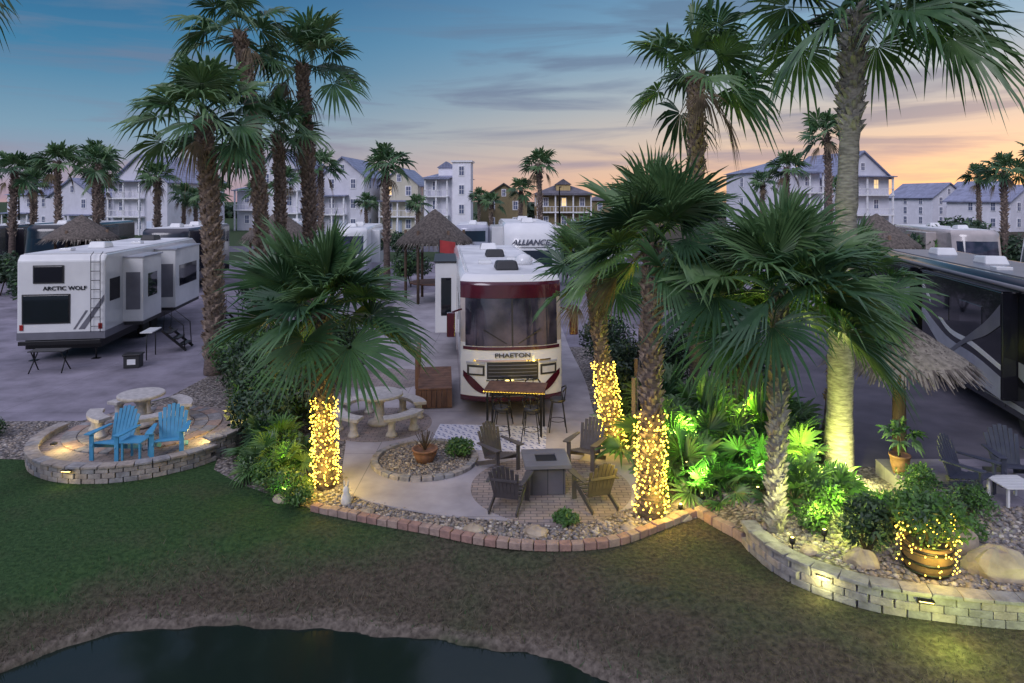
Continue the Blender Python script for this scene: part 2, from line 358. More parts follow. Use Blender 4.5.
BY=[15,15.1,14.6,13.7,13.45,13.6,13.9,13.5,12.9,12.2,11.5,11.15,10.95,10.95,11.15,11.6,12.2,11.6,10.5,9.35,8.9,8.6]
def blades(n,x0,x1,y0,y1,h0,h1,w,lean,dmin=.12,dmax=None):
    x=rng.uniform(x0,x1,n); y=rng.uniform(y0,y1,n); d=y-yedge(x)
    k=(d>dmin+rng.exponential(.08,n))&(y<np.interp(x,BX,BY)-.03)
    if dmax: k&=(d<dmax+rng.normal(0,.3,n))
    x=x[k];y=y[k]; n=len(x); z=tz(x,y)-.005
    az=rng.uniform(0,2*np.pi,n); h=rng.uniform(h0,h1,n); la=rng.uniform(0,lean,n)*h; a2=rng.uniform(0,2*np.pi,n)
    V=np.stack([np.stack([x-np.cos(az)*w,y-np.sin(az)*w,z],-1),np.stack([x+np.cos(az)*w,y+np.sin(az)*w,z],-1),np.stack([x+np.cos(a2)*la,y+np.sin(a2)*la,z+h],-1)],1).reshape(-1,3)
    return V,n,x,y
V1,n1,x1,y1=blades(120000,-12.5,11.5,7.3,15,.015,.04,.005,.9,dmin=.5)
pn=np.sin(x1*1.7+2*np.sin(y1*1.3))*.12+np.sin(x1*4.1+y1*3.3)*.07
mi1=np.where(rng.random(n1)<np.clip(.30-.13*x1+pn-np.clip(1.4-(y1-yedge(x1)),0,1)*.5,.04,.95),0,np.where(rng.random(n1)<.55,1,2))
V2,n2,x2,y2=blades(65000,-12.5,11.5,7,13,.03,.09,.006,1.6,dmin=.02,dmax=1.1)
mi2=np.where(rng.random(n2)<.75,2,1)
V3,n3,x3,y3=blades(26000,-12.5,2.0,7,13,.05,.12,.008,1.5,dmin=.0,dmax=-.05)
mi3=np.where(rng.random(n3)<.5,0,1)
V=np.concatenate([V1,V2,V3]); n=n1+n2+n3
npmesh('grass',V,np.arange(3*n).reshape(-1,3),['g1','g2','g3'],mi=np.concatenate([mi1,mi2,mi3]),kind='stuff',label='short dull lawn and dry straw on pond bank',cat='grass')
# ------------------------------------------------------------------ paved surfaces
def sheet(name,pts,z,m,t=None,smoothc=True):
    p=catmull(pts,True,6) if smoothc else pts
    b=MB(); b.prism(p,z-(t or .002)-.02,z); return b.make(name,m,kind='structure')
sheet('paved_road_area',[(-70,17.0),(-11,17.0),(-9.7,19.6),(-4.0,21.5),(5,24),(7,14.1),(9.0,13.9),(60,13.9),(60,62),(-70,62)],.004,'lot',smoothc=False)
sheet('street',[(-300,74),(300,74),(300,83),(-300,83)],.01,'asph',smoothc=False)
sheet('gravel_bed',[(-5.4,13.5),(-3.3,12.15),(-2.3,11.75),(-1.4,11.45),(-.5,11.1),(.3,10.92),(1.1,10.92),(1.8,11.1),(2.5,11.6),(3.4,12.1),(7.5,12.6),(7.4,14.0),(6.9,18),(6.6,26),(-4,26),(-5,21),(-9.6,23),(-9.8,18.5),(-6.5,15.2),(-6.2,14.2)],.008,'gravel',smoothc=False)
sheet('gravel_strip',[(-30,17.02),(-30,15.3),(-14,15.0),(-10.2,14.7),(-10.4,17.1),(-9.5,19.7),(-10.9,17.3)],.009,'gravel',smoothc=False)
sheet('patio_slab',[(-5.0,20),(-4.5,17.5),(-3.9,16),(-3.45,13.9),(-2.95,12.85),(-1.65,12.2),(-.56,11.95),(.5,11.88),(1.56,12.1),(2.35,12.6),(2.6,14.2),(2.1,15.6),(2.15,18),(2.2,24),(1.2,40),(-6,40),(-5.2,26)],.035,'conc')
sheet('asphalt_lot',[(7.2,14.2),(22,12.5),(40,13),(40,34),(9,34),(7.4,22)],.010,'asph',smoothc=False)
circ=lambda cx,cy,r,n=40,ry=None:[(cx+r*math.cos(2*math.pi*i/n),cy+(ry or r)*math.sin(2*math.pi*i/n)) for i in range(n)]
def disc(name,cx,cy,r,z,m,z0=None):
    MB().prism(circ(cx,cy,r,56),z0 if z0 is not None else z-.02,z).make(name,m,kind='structure')
disc('paver_circle',.75,13.25,1.55,.043,'paver',0)
disc('paver_circle',-3.3,17.0,1.3,.041,'paver',0)
disc('paver_circle',-3.9,21.3,1.3,.041,'paver',0)
disc('pebble_bed',-1.86,14.6,1.0,.055,'gravel',.02)
def edging(name,pts,label,bl=.22,bw=.14,bh=.12,z=0,mats=('brk1','brk2'),jit=.01,cat='garden edging'):
    b=MB()
    for (p,a) in resample(pts,bl):
        mi=random.randrange(len(mats)); h=bh+random.uniform(-jit,jit)
        c,s=math.cos(a+random.uniform(-.07,.07)),math.sin(a); L=bl*.47
        b.beam((p.x-c*L,p.y-s*L,z+h/2),(p.x+c*L,p.y+s*L,z+h/2),bw,h,mi)
    return b.make(name,list(mats),bevel=.012,label=label,cat=cat)
cc=circ(-1.86,14.6,1.06,60); edging('bed_edging',cc+[cc[0]],'ring of grey blocks around pebble bed',mats=('rock3','rock1'),bh=.12)
bord=catmull([(-3.6,12.35),(-3.27,12.2),(-2.3,11.82),(-1.39,11.5),(-.53,11.15),(.29,10.97),(1.1,10.97),(1.77,11.15),(2.53,11.65),(3.25,12.15)])
edging('brick_edging',bord,'curved pink brick edging along pebble bed by lawn',bl=.2,bw=.16,bh=.12)
def blockwall(name,pts,label,h=.36,courses=2,bl=.32,depth=.25,z=0,cap=True,mats=('rock1','rock2','rock3')):
    b=MB(); ch=h/courses
    for k in range(courses):
        P=resample(pts,bl) if k%2==0 else resample(pts,bl)[:-1]
        for i,(p,a) in enumerate(P):
            c,s=math.cos(a),math.sin(a); o=bl/2 if k%2 else 0; L=bl*.485; dp=depth+random.uniform(-.015,.015)
            b.beam((p.x+c*(o-L),p.y+s*(o-L),z+ch*(k+.5)),(p.x+c*(o+L),p.y+s*(o+L),z+ch*(k+.5)),dp,ch*.96,random.randrange(len(mats)))
    if cap:
        for p,a in resample(pts,bl*1.25):
            c,s=math.cos(a),math.sin(a); L=bl*1.25*.49
            b.beam((p.x-c*L,p.y-s*L,z+h+.025),(p.x+c*L,p.y+s*L,z+h+.025),depth+.06,.05,random.randrange(len(mats)))
    return b.make(name,list(mats),bevel=.009,label=label,cat='wall')
cx,cy,cr=-8.4,15.75,2.2
arc=[(cx+cr*math.cos(R(a)),cy+cr*math.sin(R(a))) for a in range(170,332,4)]
blockwall('stone_retaining_wall',arc,'curved low limestone block wall around raised patio',h=.3,courses=3,bl=.25,depth=.2)
arc2=[(-6.6,14.75),(-6.35,15.1),(-6.25,15.6),(-6.3,16.1),(-6.5,16.6)]
blockwall('stone_seat_wall',catmull(arc2),'short limestone seat wall beside raised patio',h=.42,courses=4,bl=.25)
MB().prism(circ(cx,cy,cr-.05,60),-.02,.2).make('raised_patio','paver',kind='structure')
b=MB()
for q,rr in enumerate((.62,.95,1.28,1.61)):
    nb=int(2*math.pi*rr/.21)
    for i in range(nb):
        t=2*math.pi*i/nb; px,py=cx-.3+rr*math.cos(t)*.95,cy+.45+rr*math.sin(t)*.95; L=math.pi*rr/nb*.93
        b.beam((px+L*math.sin(t),py-L*math.cos(t),.214),(px-L*math.sin(t),py+L*math.cos(t),.214),.29,.03,(0,1,2)[(q+random.randrange(2))%3])
b.make('paver_rings',['rock3','brk2','rock2'],kind='structure')
def hb(x,y): return .29*max(0,min(1,(14-y)/2.5))*max(0,min(1,(x-3.3)/.8))
b=MB(); rows=[8.95,9.2,9.5,9.9,10.3,10.7,11.2,11.8,12.4,13,13.5,14.0,14.3]
vs=[];nc=16
for y in rows:
    xl=float(np.interp(y,[8.9,9.1,9.44,10.6,12.3,14.3],[7.2,6.6,4.85,3.95,3.4,3.3])); xr=16
    for i in range(nc+1):
        t=(i/nc)**1.5; x=xl+(xr-xl)*t; vs.append((x,y,hb(x,y)+.014))
b.add(vs,[(r*(nc+1)+i,r*(nc+1)+i+1,(r+1)*(nc+1)+i+1,(r+1)*(nc+1)+i) for r in range(len(rows)-1) for i in range(nc)],0,True)
b.make('raised_gravel_bed','gravel',kind='structure')
rw=catmull([(3.85,11.15),(3.9,10.7),(4.15,10.05),(4.8,9.45),(5.7,9.15),(6.75,8.97),(8.5,8.8),(11,8.75),(14,8.8)])
blockwall('stone_retaining_wall',rw,'low grey block retaining wall holding lit garden bed',h=.33,courses=3,bl=.29,depth=.2,mats=('rock3','rock3','rock1'))
edging('brick_edging',catmull([(3.3,12.15),(3.5,11.75),(3.78,11.25)]),'short brick edging beside palm bed',bh=.16)
sheet('paver_pad',[(7.2,11.9),(14,11.7),(14,13.9),(7.4,13.9)],.33,'lot',t=.3,smoothc=False)
ico=np.array([(0,0,1),(.9,0,.4),(.28,.85,.4),(-.72,.53,.4),(-.72,-.53,.4),(.28,-.85,.4),(.72,.53,-.4),(-.28,.85,-.4),(-.9,0,-.4),(-.28,-.85,-.4),(.72,-.53,-.4),(0,0,-1)])
icf=np.array([(0,1,2),(0,2,3),(0,3,4),(0,4,5),(0,5,1),(1,6,2),(2,7,3),(3,8,4),(4,9,5),(5,10,1),(6,7,2),(7,8,3),(8,9,4),(9,10,5),(10,6,1)])
def inpoly(x,y,poly):
    c=np.zeros(len(x),bool); n=len(poly)
    for i in range(n):
        x1,y1=poly[i];x2,y2=poly[(i+1)%n]
        if y1==y2: continue
        c^=((y1>y)!=(y2>y))&(x<(x2-x1)*(y-y1)/(y2-y1)+x1)
    return c
def pebbles(name,n,poly,zf,s0,s1,label,excl=None,pr=(.5,.38,.12)):
    P=np.array(poly); x=rng.uniform(P[:,0].min(),P[:,0].max(),n);y=rng.uniform(P[:,1].min(),P[:,1].max(),n)
    k=inpoly(x,y,poly)
    if excl: k&=~inpoly(x,y,excl)
    x=x[k];y=y[k];n=len(x);s=s0+(s1-s0)*rng.random(n)**2
    sc=np.stack([s*rng.uniform(.8,1.4,n),s*rng.uniform(.8,1.4,n),s*rng.uniform(.45,.8,n)],-1)
    th=rng.uniform(0,6.28,n);V=ico[None]*sc[:,None]*rng.uniform(.85,1.15,(n,12,1))
    X=V[...,0]*np.cos(th)[:,None]-V[...,1]*np.sin(th)[:,None];Y=V[...,0]*np.sin(th)[:,None]+V[...,1]*np.cos(th)[:,None]
    z=np.array([zf(a,b) for a,b in zip(x,y)])
    V=np.stack([X+x[:,None],Y+y[:,None],V[...,2]+(z+s*.25)[:,None]],-1).reshape(-1,3)
    F=(icf[None]+(np.arange(n)*12)[:,None,None]).reshape(-1,3)
    npmesh(name,V,F,['peb1','peb2','peb3'],mi=np.repeat(rng.choice(3,n,p=pr),15),kind='stuff',label=label,cat='pebbles',smooth=True)
patio_in=[(-3.4,13.9),(-2.9,12.85),(-1.65,12.2),(-.56,11.95),(.5,11.88),(1.56,12.1),(2.35,12.6),(2.6,14.2),(2.1,15.6),(2.15,24),(-6,24),(-4.4,17.5)]
pebbles('river_pebbles',11000,[(-4.6,13.2),(-3.3,12.3),(-2.3,11.92),(-1.4,11.6),(-.5,11.25),(.3,11.08),(1.1,11.08),(1.8,11.25),(2.5,11.75),(3.4,12.2),(3.4,15),(2,15),(-3.5,14.5)],lambda x,y:.01,.013,.045,'tan and grey river pebbles beside patio',excl=patio_in)
pebbles('river_pebbles',1800,circ(-1.86,14.6,1.0,30),lambda x,y:.057,.013,.035,'pebbles in round planting bed')
pebbles('river_pebbles',14000,[(3.95,12.2),(4.1,10.6),(5.0,9.65),(6.8,9.15),(11,9.0),(11,11.8),(7.2,12),(7,13.8),(3.6,13.8)],lambda x,y:hb(x,y)+.014,.013,.05,'pebbles filling raised garden bed')
pebbles('river_pebbles',3000,[(-15,17),(-14,15.1),(-10.4,14.8),(-10.5,17.1),(-9.6,19.2),(-10.9,17.1)],lambda x,y:.008,.013,.04,'pebbles beside parking pad')
# ------------------------------------------------------------------ palms
def frond_set(mb,c,n,Rr,seed,nl=26,el0=82,el1=-50,droop=.2,dead=0,pet=.5,pw=.012,wind=(0,0)):
    rn=random.Random(seed); nr=np.random.default_rng(seed)
    zc=np.array([0,0,1.0]); c=np.array(c,float)
    for i in range(n):
        u=i/max(1,n-1); az=i*2.39996+rn.uniform(-.45,.45)
        el=R(el0+(el1-el0)*u**1.05+rn.uniform(-12,12))
        isdead=(u>1-dead)
        if isdead: el-=R(18)
        a=np.array([math.cos(el)*math.cos(az)+wind[0],math.cos(el)*math.sin(az)+wind[1],math.sin(el)]); a/=np.linalg.norm(a)
        lp=Rr*pet*rn.uniform(.7,1.25); lb=Rr*(1-pet)*rn.uniform(.85,1.15)*1.08
        if isdead: lb*=.7; lp*=.75
        sag=.10+.10*u
        mi=3 if isdead else (rn.choice([1,1,0]) if u<.35 else rn.choice([0,0,1,2,1]) if u<.7 else rn.choice([0,2,0,1]))
        pts=[c+a*lp*t-zc*sag*lp*t*t for t in (0,.5,1)]
        mb.tube(pts,[pw*1.5,pw,pw*.7],3,mi,cap=False)
        hub=pts[-1]; a2=a-zc*(2*sag+rn.uniform(-.1,.2)); a2/=np.linalg.norm(a2)
        s=np.cross(a2,zc)
        s=s/np.linalg.norm(s) if np.linalg.norm(s)>.15 else np.array([-math.sin(az),math.cos(az),0])
        nn=np.cross(s,a2); ro=rn.uniform(-.8,.8); s,nn=s*math.cos(ro)+nn*math.sin(ro),nn*math.cos(ro)-s*math.sin(ro)
        k=max(9,int(nl*rn.uniform(.9,1.1))); tm=R(rn.uniform(105,138))
        if isdead: tm*=.5
        th=np.linspace(-tm,tm,k); D=th[1]-th[0]; th=th+nr.normal(0,D*.12,k)
        L=lb*(.80+.20*np.cos(th))*nr.uniform(.88,1.08,k)
        d=np.cos(th)[:,None]*a2+np.sin(th)[:,None]*s+nn*(.22*np.abs(np.sin(th))+.04)[:,None]
        d=d+np.array([wind[0],wind[1],0])*.35
        p=-np.sin(th)[:,None]*a2+np.cos(th)[:,None]*s
        dr=(droop*(1+.7*u)*nr.uniform(.4,1.5,k))*(1.8 if isdead else 1)
        ts=[.05,.50,.78,1.0]; hw=[.05*D*.52,.50*D*.52,.50*D*.30,0]
        V=[]
        for t,h in zip(ts,hw):
            base=hub+d*(L*t)[:,None]-zc*(dr*L*t**3.2)[:,None]
            if h>0:
                w=(L*h)[:,None]
                V+= [base-p*w-nn*w*.5, base+nn*w*.5, base+p*w-nn*w*.5]
            else: V.append(base)
        V=np.stack(V,1)
        o=len(mb.v); mb.v.extend(map(tuple,V.reshape(-1,3)))
        for q in range(k):
            b0=o+q*10
            for st in (0,3):
                mb.f.append([b0+st,b0+st+1,b0+st+4,b0+st+3]); mb.f.append([b0+st+1,b0+st+2,b0+st+5,b0+st+4])
            mb.f.append([b0+6,b0+7,b0+9]); mb.f.append([b0+7,b0+8,b0+9])
            mb.m.extend([mi]*6); mb.sm.extend([False]*6)
LM=['leaf1','leaf2','leaf3','dead']
def palm(base,top,r0,r1,n,Rr,seed,label,nl=26,boots=(.6,1.0),bdens=60,bsize=.12,el1=-30,droop=.2,dead=.08,bend=.0,pale=False,wind=(0,0),group=None,el0=84,pet=.5):
    root=thing('palm_tree',label,'tree',base,0,group); rn=random.Random(seed)
    T=Vector(top)-Vector(base); nseg=max(10,int(T.length/.16))
    def ctr(t): return T*t+Vector((bend*math.sin(math.pi*t),.3*bend*math.sin(math.pi*t),0))
    def rad(t): return r1+(r0-r1)*(1-t)**1.6+ (.12*r0*max(0,1-t*9))
    b=MB(); b.tube([ctr(i/nseg)-Vector((0,0,.05 if i==0 else 0)) for i in range(nseg+1)],[rad(i/nseg)*(1+rn.uniform(-.07,.07)) for i in range(nseg+1)],12,0)
    t0,t1=boots; nb=int(bdens*(t1-t0)*T.length)
    for i in range(nb):
        t=t0+(t1-t0)*i/nb; a=i*2.39996+rn.uniform(-.15,.15); c=ctr(t); r=rad(t)
        out=Vector((math.cos(a),math.sin(a),0)); sd=Vector((-math.sin(a),math.cos(a),0)); L=bsize*rn.uniform(.7,1.4); w=bsize*.26
        p0=c+out*r*.9; tip=p0+out*(L*.6)+Vector((0,0,L))
        sk=sd*L*(.45 if i%2 else -.45)
        b.add([p0-sd*w,p0+sd*w,tip+sk+sd*w*.5,tip+sk-sd*w*.5,p0-sd*w+Vector((0,0,L*.8)),p0+sd*w+Vector((0,0,L*.8))],[(0,1,2,3),(3,2,5,4),(0,3,4),(1,5,2)],1)
    for i in range(int(90*min(1,Rr/2))):
        t=1-rn.random()*.55/T.length*Rr*.55; a=rn.uniform(0,6.28); c=ctr(t); out=Vector((math.cos(a),math.sin(a),0)); sd=Vector((-math.sin(a),math.cos(a),0))*bsize*.22
        e=c+out*(rad(t)+bsize*rn.uniform(.6,1.5))+Vector((0,0,bsize*rn.uniform(-1.2,1.8))); b.add([c+out*rad(t)*.7-sd,c+out*rad(t)*.7+sd,e],[(0,1,2)],1)
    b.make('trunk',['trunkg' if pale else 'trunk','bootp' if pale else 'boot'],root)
    m=MB(); frond_set(m,T,n,Rr,seed,nl,el0,el1,droop,dead,wind=wind,pw=.005*Rr+.004,pet=pet)
    m.make('crown',LM,root)
    return root,ctr,rad
pA=palm((-3.64,13.3,0),(-3.68,13.3,3.45),.17,.13,32,2.0,11,'short fan palm with string lights around its trunk',nl=38,boots=(.02,1),bdens=85,bsize=.10,el1=-26,droop=.14,dead=.04,pet=.44)
pB=palm((2.45,12.1,0),(2.5,12.15,4.8),.20,.15,32,1.85,12,'fan palm with dark trunk wrapped in warm string lights',nl=38,boots=(.02,1),bdens=95,bsize=.115,el1=-30,droop=.16,dead=.05,pet=.44)
pC=palm((2.3,15.2,0),(1.75,15.2,3.95),.19,.14,22,1.5,13,'smaller fan palm with lit string lights near motorhome',nl=28,boots=(.02,1),bdens=75,bsize=.11,el1=-35,dead=.08,droop=.16)
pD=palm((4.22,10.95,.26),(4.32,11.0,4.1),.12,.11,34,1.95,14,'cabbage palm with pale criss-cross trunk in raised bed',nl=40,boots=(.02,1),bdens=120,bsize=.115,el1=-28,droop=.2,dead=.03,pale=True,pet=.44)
pD2=palm((6.9,15.0,0),(7.35,14.9,3.8),.16,.13,24,1.65,15,'leafy fan palm behind tall lit trunk',nl=30,boots=(.3,1),el1=-22,droop=.18,dead=.0)
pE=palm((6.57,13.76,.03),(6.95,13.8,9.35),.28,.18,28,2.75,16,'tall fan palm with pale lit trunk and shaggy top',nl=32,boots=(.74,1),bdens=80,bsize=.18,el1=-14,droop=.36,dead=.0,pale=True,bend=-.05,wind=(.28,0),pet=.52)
pF=palm((4.75,17.6,0),(4.75,17.6,8.8),.2,.16,22,2.3,17,'tall slim fan palm with bushy crown against sky',nl=24,boots=(.6,1),bdens=70,bsize=.17,el1=-26,droop=.34,dead=.06,wind=(.2,0),pet=.54)
GP=dict(nl=24,droop=.34,pet=.54)
palm((-9.6,22,0),(-9.95,22,8.2),.29,.24,30,2.6,18,'thick fan palm with ragged brown trunk',boots=(.05,1),bdens=85,bsize=.18,el1=-24,dead=.04,bend=.1,**GP)
palm((-9.1,24.5,0),(-9.8,24.5,11.6),.26,.19,20,2.4,19,'tallest fan palm of cluster with curved trunk',boots=(.1,1),bdens=70,bsize=.18,el1=-25,dead=.06,bend=.35,wind=(-.15,0),**GP)
palm((-8.7,26,0),(-8.9,26,8.1),.22,.18,22,2.1,20,'medium fan palm crowded in cluster',boots=(.2,1),bdens=60,bsize=.17,el1=-24,dead=.04,**GP)
palm((-8.0,27,0),(-8.3,27,10.9),.27,.21,21,2.6,21,'tall fan palm with dark shaggy trunk',boots=(.1,1),bdens=70,bsize=.19,el1=-25,dead=.08,bend=.12,wind=(.2,0),**GP)
palm((-10.3,11.9,0),(-10.4,12,9.9),.2,.15,22,1.85,22,'tall fan palm standing beside pond lawn',boots=(.7,1),el1=-25,**GP)
far=[]
for i,(Rr,h) in enumerate([(1.7,7.4),(1.9,8.2),(1.6,6.4),(2.0,9.2)]):
    r,_,_=palm((0,0,0),(.15*(i-1),.1,h),.2,.16,22,Rr,40+i,'slender fan palm between parked motorhomes',nl=15,boots=(.4,1),bdens=30,bsize=.2,el1=-32,droop=.3,dead=.1,group='fan palms across the resort')
    far.append(r)
FP=[(-7.3,40,7.6,0),(2.5,60,8.7,1),(.7,66,6.6,2),(-1.9,62,5.4,2),(-13.4,63,5.4,0),(-8,58,5.2,2),(22.2,55,8.2,1),(36,47,8.6,3),(31.8,44,7.4,0),(22.5,48,10.2,3),
 (-34.5,47,7.6,2),(-31.2,47,8.2,1),(-29.8,49,8.4,0),(-27.5,45,7.9,3),(-26,50,7.2,2),(-33,55,7,0),(-26.5,55,6.0,1),(-24,52,5.6,0),(-21.5,58,6.2,2),(-18.8,56,7.2,3),(-36.5,52,6.8,3),(-14,50,8.0,1),(29,60,6.6,1),(27.5,75,7.5,2),(48,70,8.0,0),(12,70,6.4,1),(-42,60,8,1),(-3.6,75,6,0),(38.5,38,6.8,1),(-17.5,40,6.0,1)]
used=set()
for X,Y,h,k in FP:
    src=far[k]; hh=[7.4,8.2,6.4,9.2][k]
    if k not in used:
        used.add(k); src.location=(X,Y,0); src.scale=(h/hh,)*3; src.rotation_euler=(0,0,random.uniform(0,6))
    else: copy_thing(src,(X,Y,0),random.uniform(0,6.28),h/hh)
def palmetto(loc,Rr,seed,label,mats=LM,n=16,nl=20,h=.08):
    root=thing('palmetto',label,'plant',loc); m=MB(); frond_set(m,(0,0,h),n,Rr,seed,nl,82,14,.25,0,pet=.55,pw=.009); m.make('frond_cluster',mats,root); return root
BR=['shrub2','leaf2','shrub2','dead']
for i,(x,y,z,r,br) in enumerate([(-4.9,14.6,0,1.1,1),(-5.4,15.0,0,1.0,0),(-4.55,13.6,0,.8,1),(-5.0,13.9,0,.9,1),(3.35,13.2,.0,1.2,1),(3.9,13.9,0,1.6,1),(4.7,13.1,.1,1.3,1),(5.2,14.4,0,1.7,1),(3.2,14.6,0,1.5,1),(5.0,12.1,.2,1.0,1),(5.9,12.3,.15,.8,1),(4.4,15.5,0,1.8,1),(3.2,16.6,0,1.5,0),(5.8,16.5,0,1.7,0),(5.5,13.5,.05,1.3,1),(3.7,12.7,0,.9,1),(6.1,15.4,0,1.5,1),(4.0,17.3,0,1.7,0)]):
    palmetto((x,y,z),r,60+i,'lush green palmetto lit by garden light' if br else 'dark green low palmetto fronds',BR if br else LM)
def shrub(loc,rx,ry,rz,n,seed,label,mats=('shrub1','shrub2','shrub3'),leaf=.05,w=(.6,.15,.25),name='shrub'):
    r=np.random.default_rng(seed); nl=9
    lob=r.normal(0,1,(nl,3)); lob/=np.linalg.norm(lob,axis=1)[:,None]; lob[:,2]=np.abs(lob[:,2])*.8
    lob=lob*np.array([rx,ry,rz])*.55; lr=r.uniform(.42,.62,nl)
    k=r.integers(0,nl,n); d=r.normal(0,1,(n,3)); d/=np.linalg.norm(d,axis=1)[:,None]
    P=lob[k]+d*lr[k][:,None]*np.array([rx,ry,rz])*r.uniform(.6,1.15,n)[:,None]+np.array([0,0,rz*.75])
    P[:,2]=np.abs(P[:,2])
    s=leaf*r.uniform(.6,1.4,n); u=r.normal(0,1,(n,3)); u/=np.linalg.norm(u,axis=1)[:,None]
    v=np.cross(u,d+r.normal(0,.5,(n,3))); v/=np.linalg.norm(v,axis=1)[:,None]+1e-6
    V=np.stack([P-u*s[:,None],P+v*s[:,None]*.42,P+u*s[:,None],P-v*s[:,None]*.42],1).reshape(-1,3)
    mi=r.choice(3,nl,p=np.array(w)/sum(w))[k]; mi=np.where(r.random(n)<.3,r.choice(3,n,p=np.array(w)/sum(w)),mi)
    root=thing(name,label,'plant',loc)
    npmesh('foliage',V,np.arange(4*n).reshape(-1,4),list(mats),mi=mi,parent=root)
    b=MB()
    for q in range(5): b.tube([(0,0,-.02),tuple(lob[q]*.5+np.array([0,0,rz*.4])),tuple(lob[q]+np.array([0,0,rz*.7]))],[.03,.02,.008],5)
    b.make('stem','stem',root)
    return root
S=[(-5.75,15.6,.8,.7,.8),(-6.1,17.0,.9,.8,.95),(-6.9,18.6,1.1,1.0,1.2),(-5.6,18.2,.9,.9,1.0),(-5.3,16.6,.7,.7,.8),(-7.4,20.4,1.2,1,1.2),(-6.2,20.4,1.1,1,1.1),(-8.6,21.2,1,.9,1.0),(-4.9,14.4,.5,.5,.45),(-5.5,21.8,1,1,1.1)]
for i,(x,y,a,b_,c) in enumerate(S): shrub((x,y,0),a,b_,c,4600,100+i,'dense dark green rounded shrub beside palm',leaf=.065,w=(.55,.25,.2))
for i,(x,y,a,b_,c) in enumerate([(3.3,18.5,1,.8,1.2),(4.6,19.6,1.1,1,1.3),(6.2,18.6,.9,1,1.2),(3.0,21.5,.9,1.2,1.2),(2.7,17.3,.45,.5,.95),(5.9,21,1,1,1.3)]): shrub((x,y,0),a,b_,c,3500,120+i,'dark evergreen shrub in bed behind fence',leaf=.06,w=(.4,.05,.55))
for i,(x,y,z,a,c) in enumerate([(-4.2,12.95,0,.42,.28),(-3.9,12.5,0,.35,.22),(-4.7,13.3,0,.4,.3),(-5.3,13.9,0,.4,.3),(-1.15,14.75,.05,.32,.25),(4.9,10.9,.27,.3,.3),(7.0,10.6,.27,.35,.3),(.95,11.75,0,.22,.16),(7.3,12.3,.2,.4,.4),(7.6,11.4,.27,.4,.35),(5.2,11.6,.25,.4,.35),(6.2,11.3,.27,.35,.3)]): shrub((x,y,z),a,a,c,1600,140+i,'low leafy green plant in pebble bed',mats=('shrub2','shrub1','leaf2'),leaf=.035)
shrub((-12.3,16.0,0),.35,.35,.3,1200,170,'small round plant in pebble strip',leaf=.035)
fs=shrub((-12,33,0),1.3,1.3,1.3,2200,180,'clipped shrub between motorhome lots',leaf=.11); fs['group']='shrubs between lots'
for (x,y,s) in [(-9.5,30,.9),(-11,36,1.2),(-20.3,33,1.1),(-24,35,1.2),(5.5,34,1.1),(6.6,31,1.1),(8.2,30,1.0),(9.0,37,1.3),(18.6,36,1.2),(26.5,45,1.7),(29.5,46,1.9),(32,45,1.6),(24.7,44,1.5),(-6.5,44,1.1),(3.6,46,1.2),(-17,48,1.2),(-30,40,1.2),(12,46,1.3),(15,47,1.3),(-2,48,1),(-23,46,1.1),(34,52,1.9),(38,58,2),(20,60,1.6),(7,60,1.5),(-10,64,1.3)]:
    copy_thing(fs,(x,y,0),random.uniform(0,6),s)
n=26000; r=rng; x=r.uniform(-420,420,n); hgt=3.2+1.6*np.sin(x*.05)+1.2*np.sin(x*.17+1); z=r.uniform(0,1,n)**.7*hgt; y=215+r.uniform(-6,6,n)
P=np.stack([x,y,z],-1);u=r.normal(0,1,(n,3));v=r.normal(0,1,(n,3));u/=np.linalg.norm(u,axis=1)[:,None];v/=np.linalg.norm(v,axis=1)[:,None]
V=np.stack([P-u,P+v*.7,P+u,P-v*.7],1).reshape(-1,3)
npmesh('distant_trees',V,np.arange(4*n).reshape(-1,4),['shrub3','shrub1'],mi=r.integers(0,2,n),kind='stuff',label='low dark belt of trees on horizon',cat='trees')
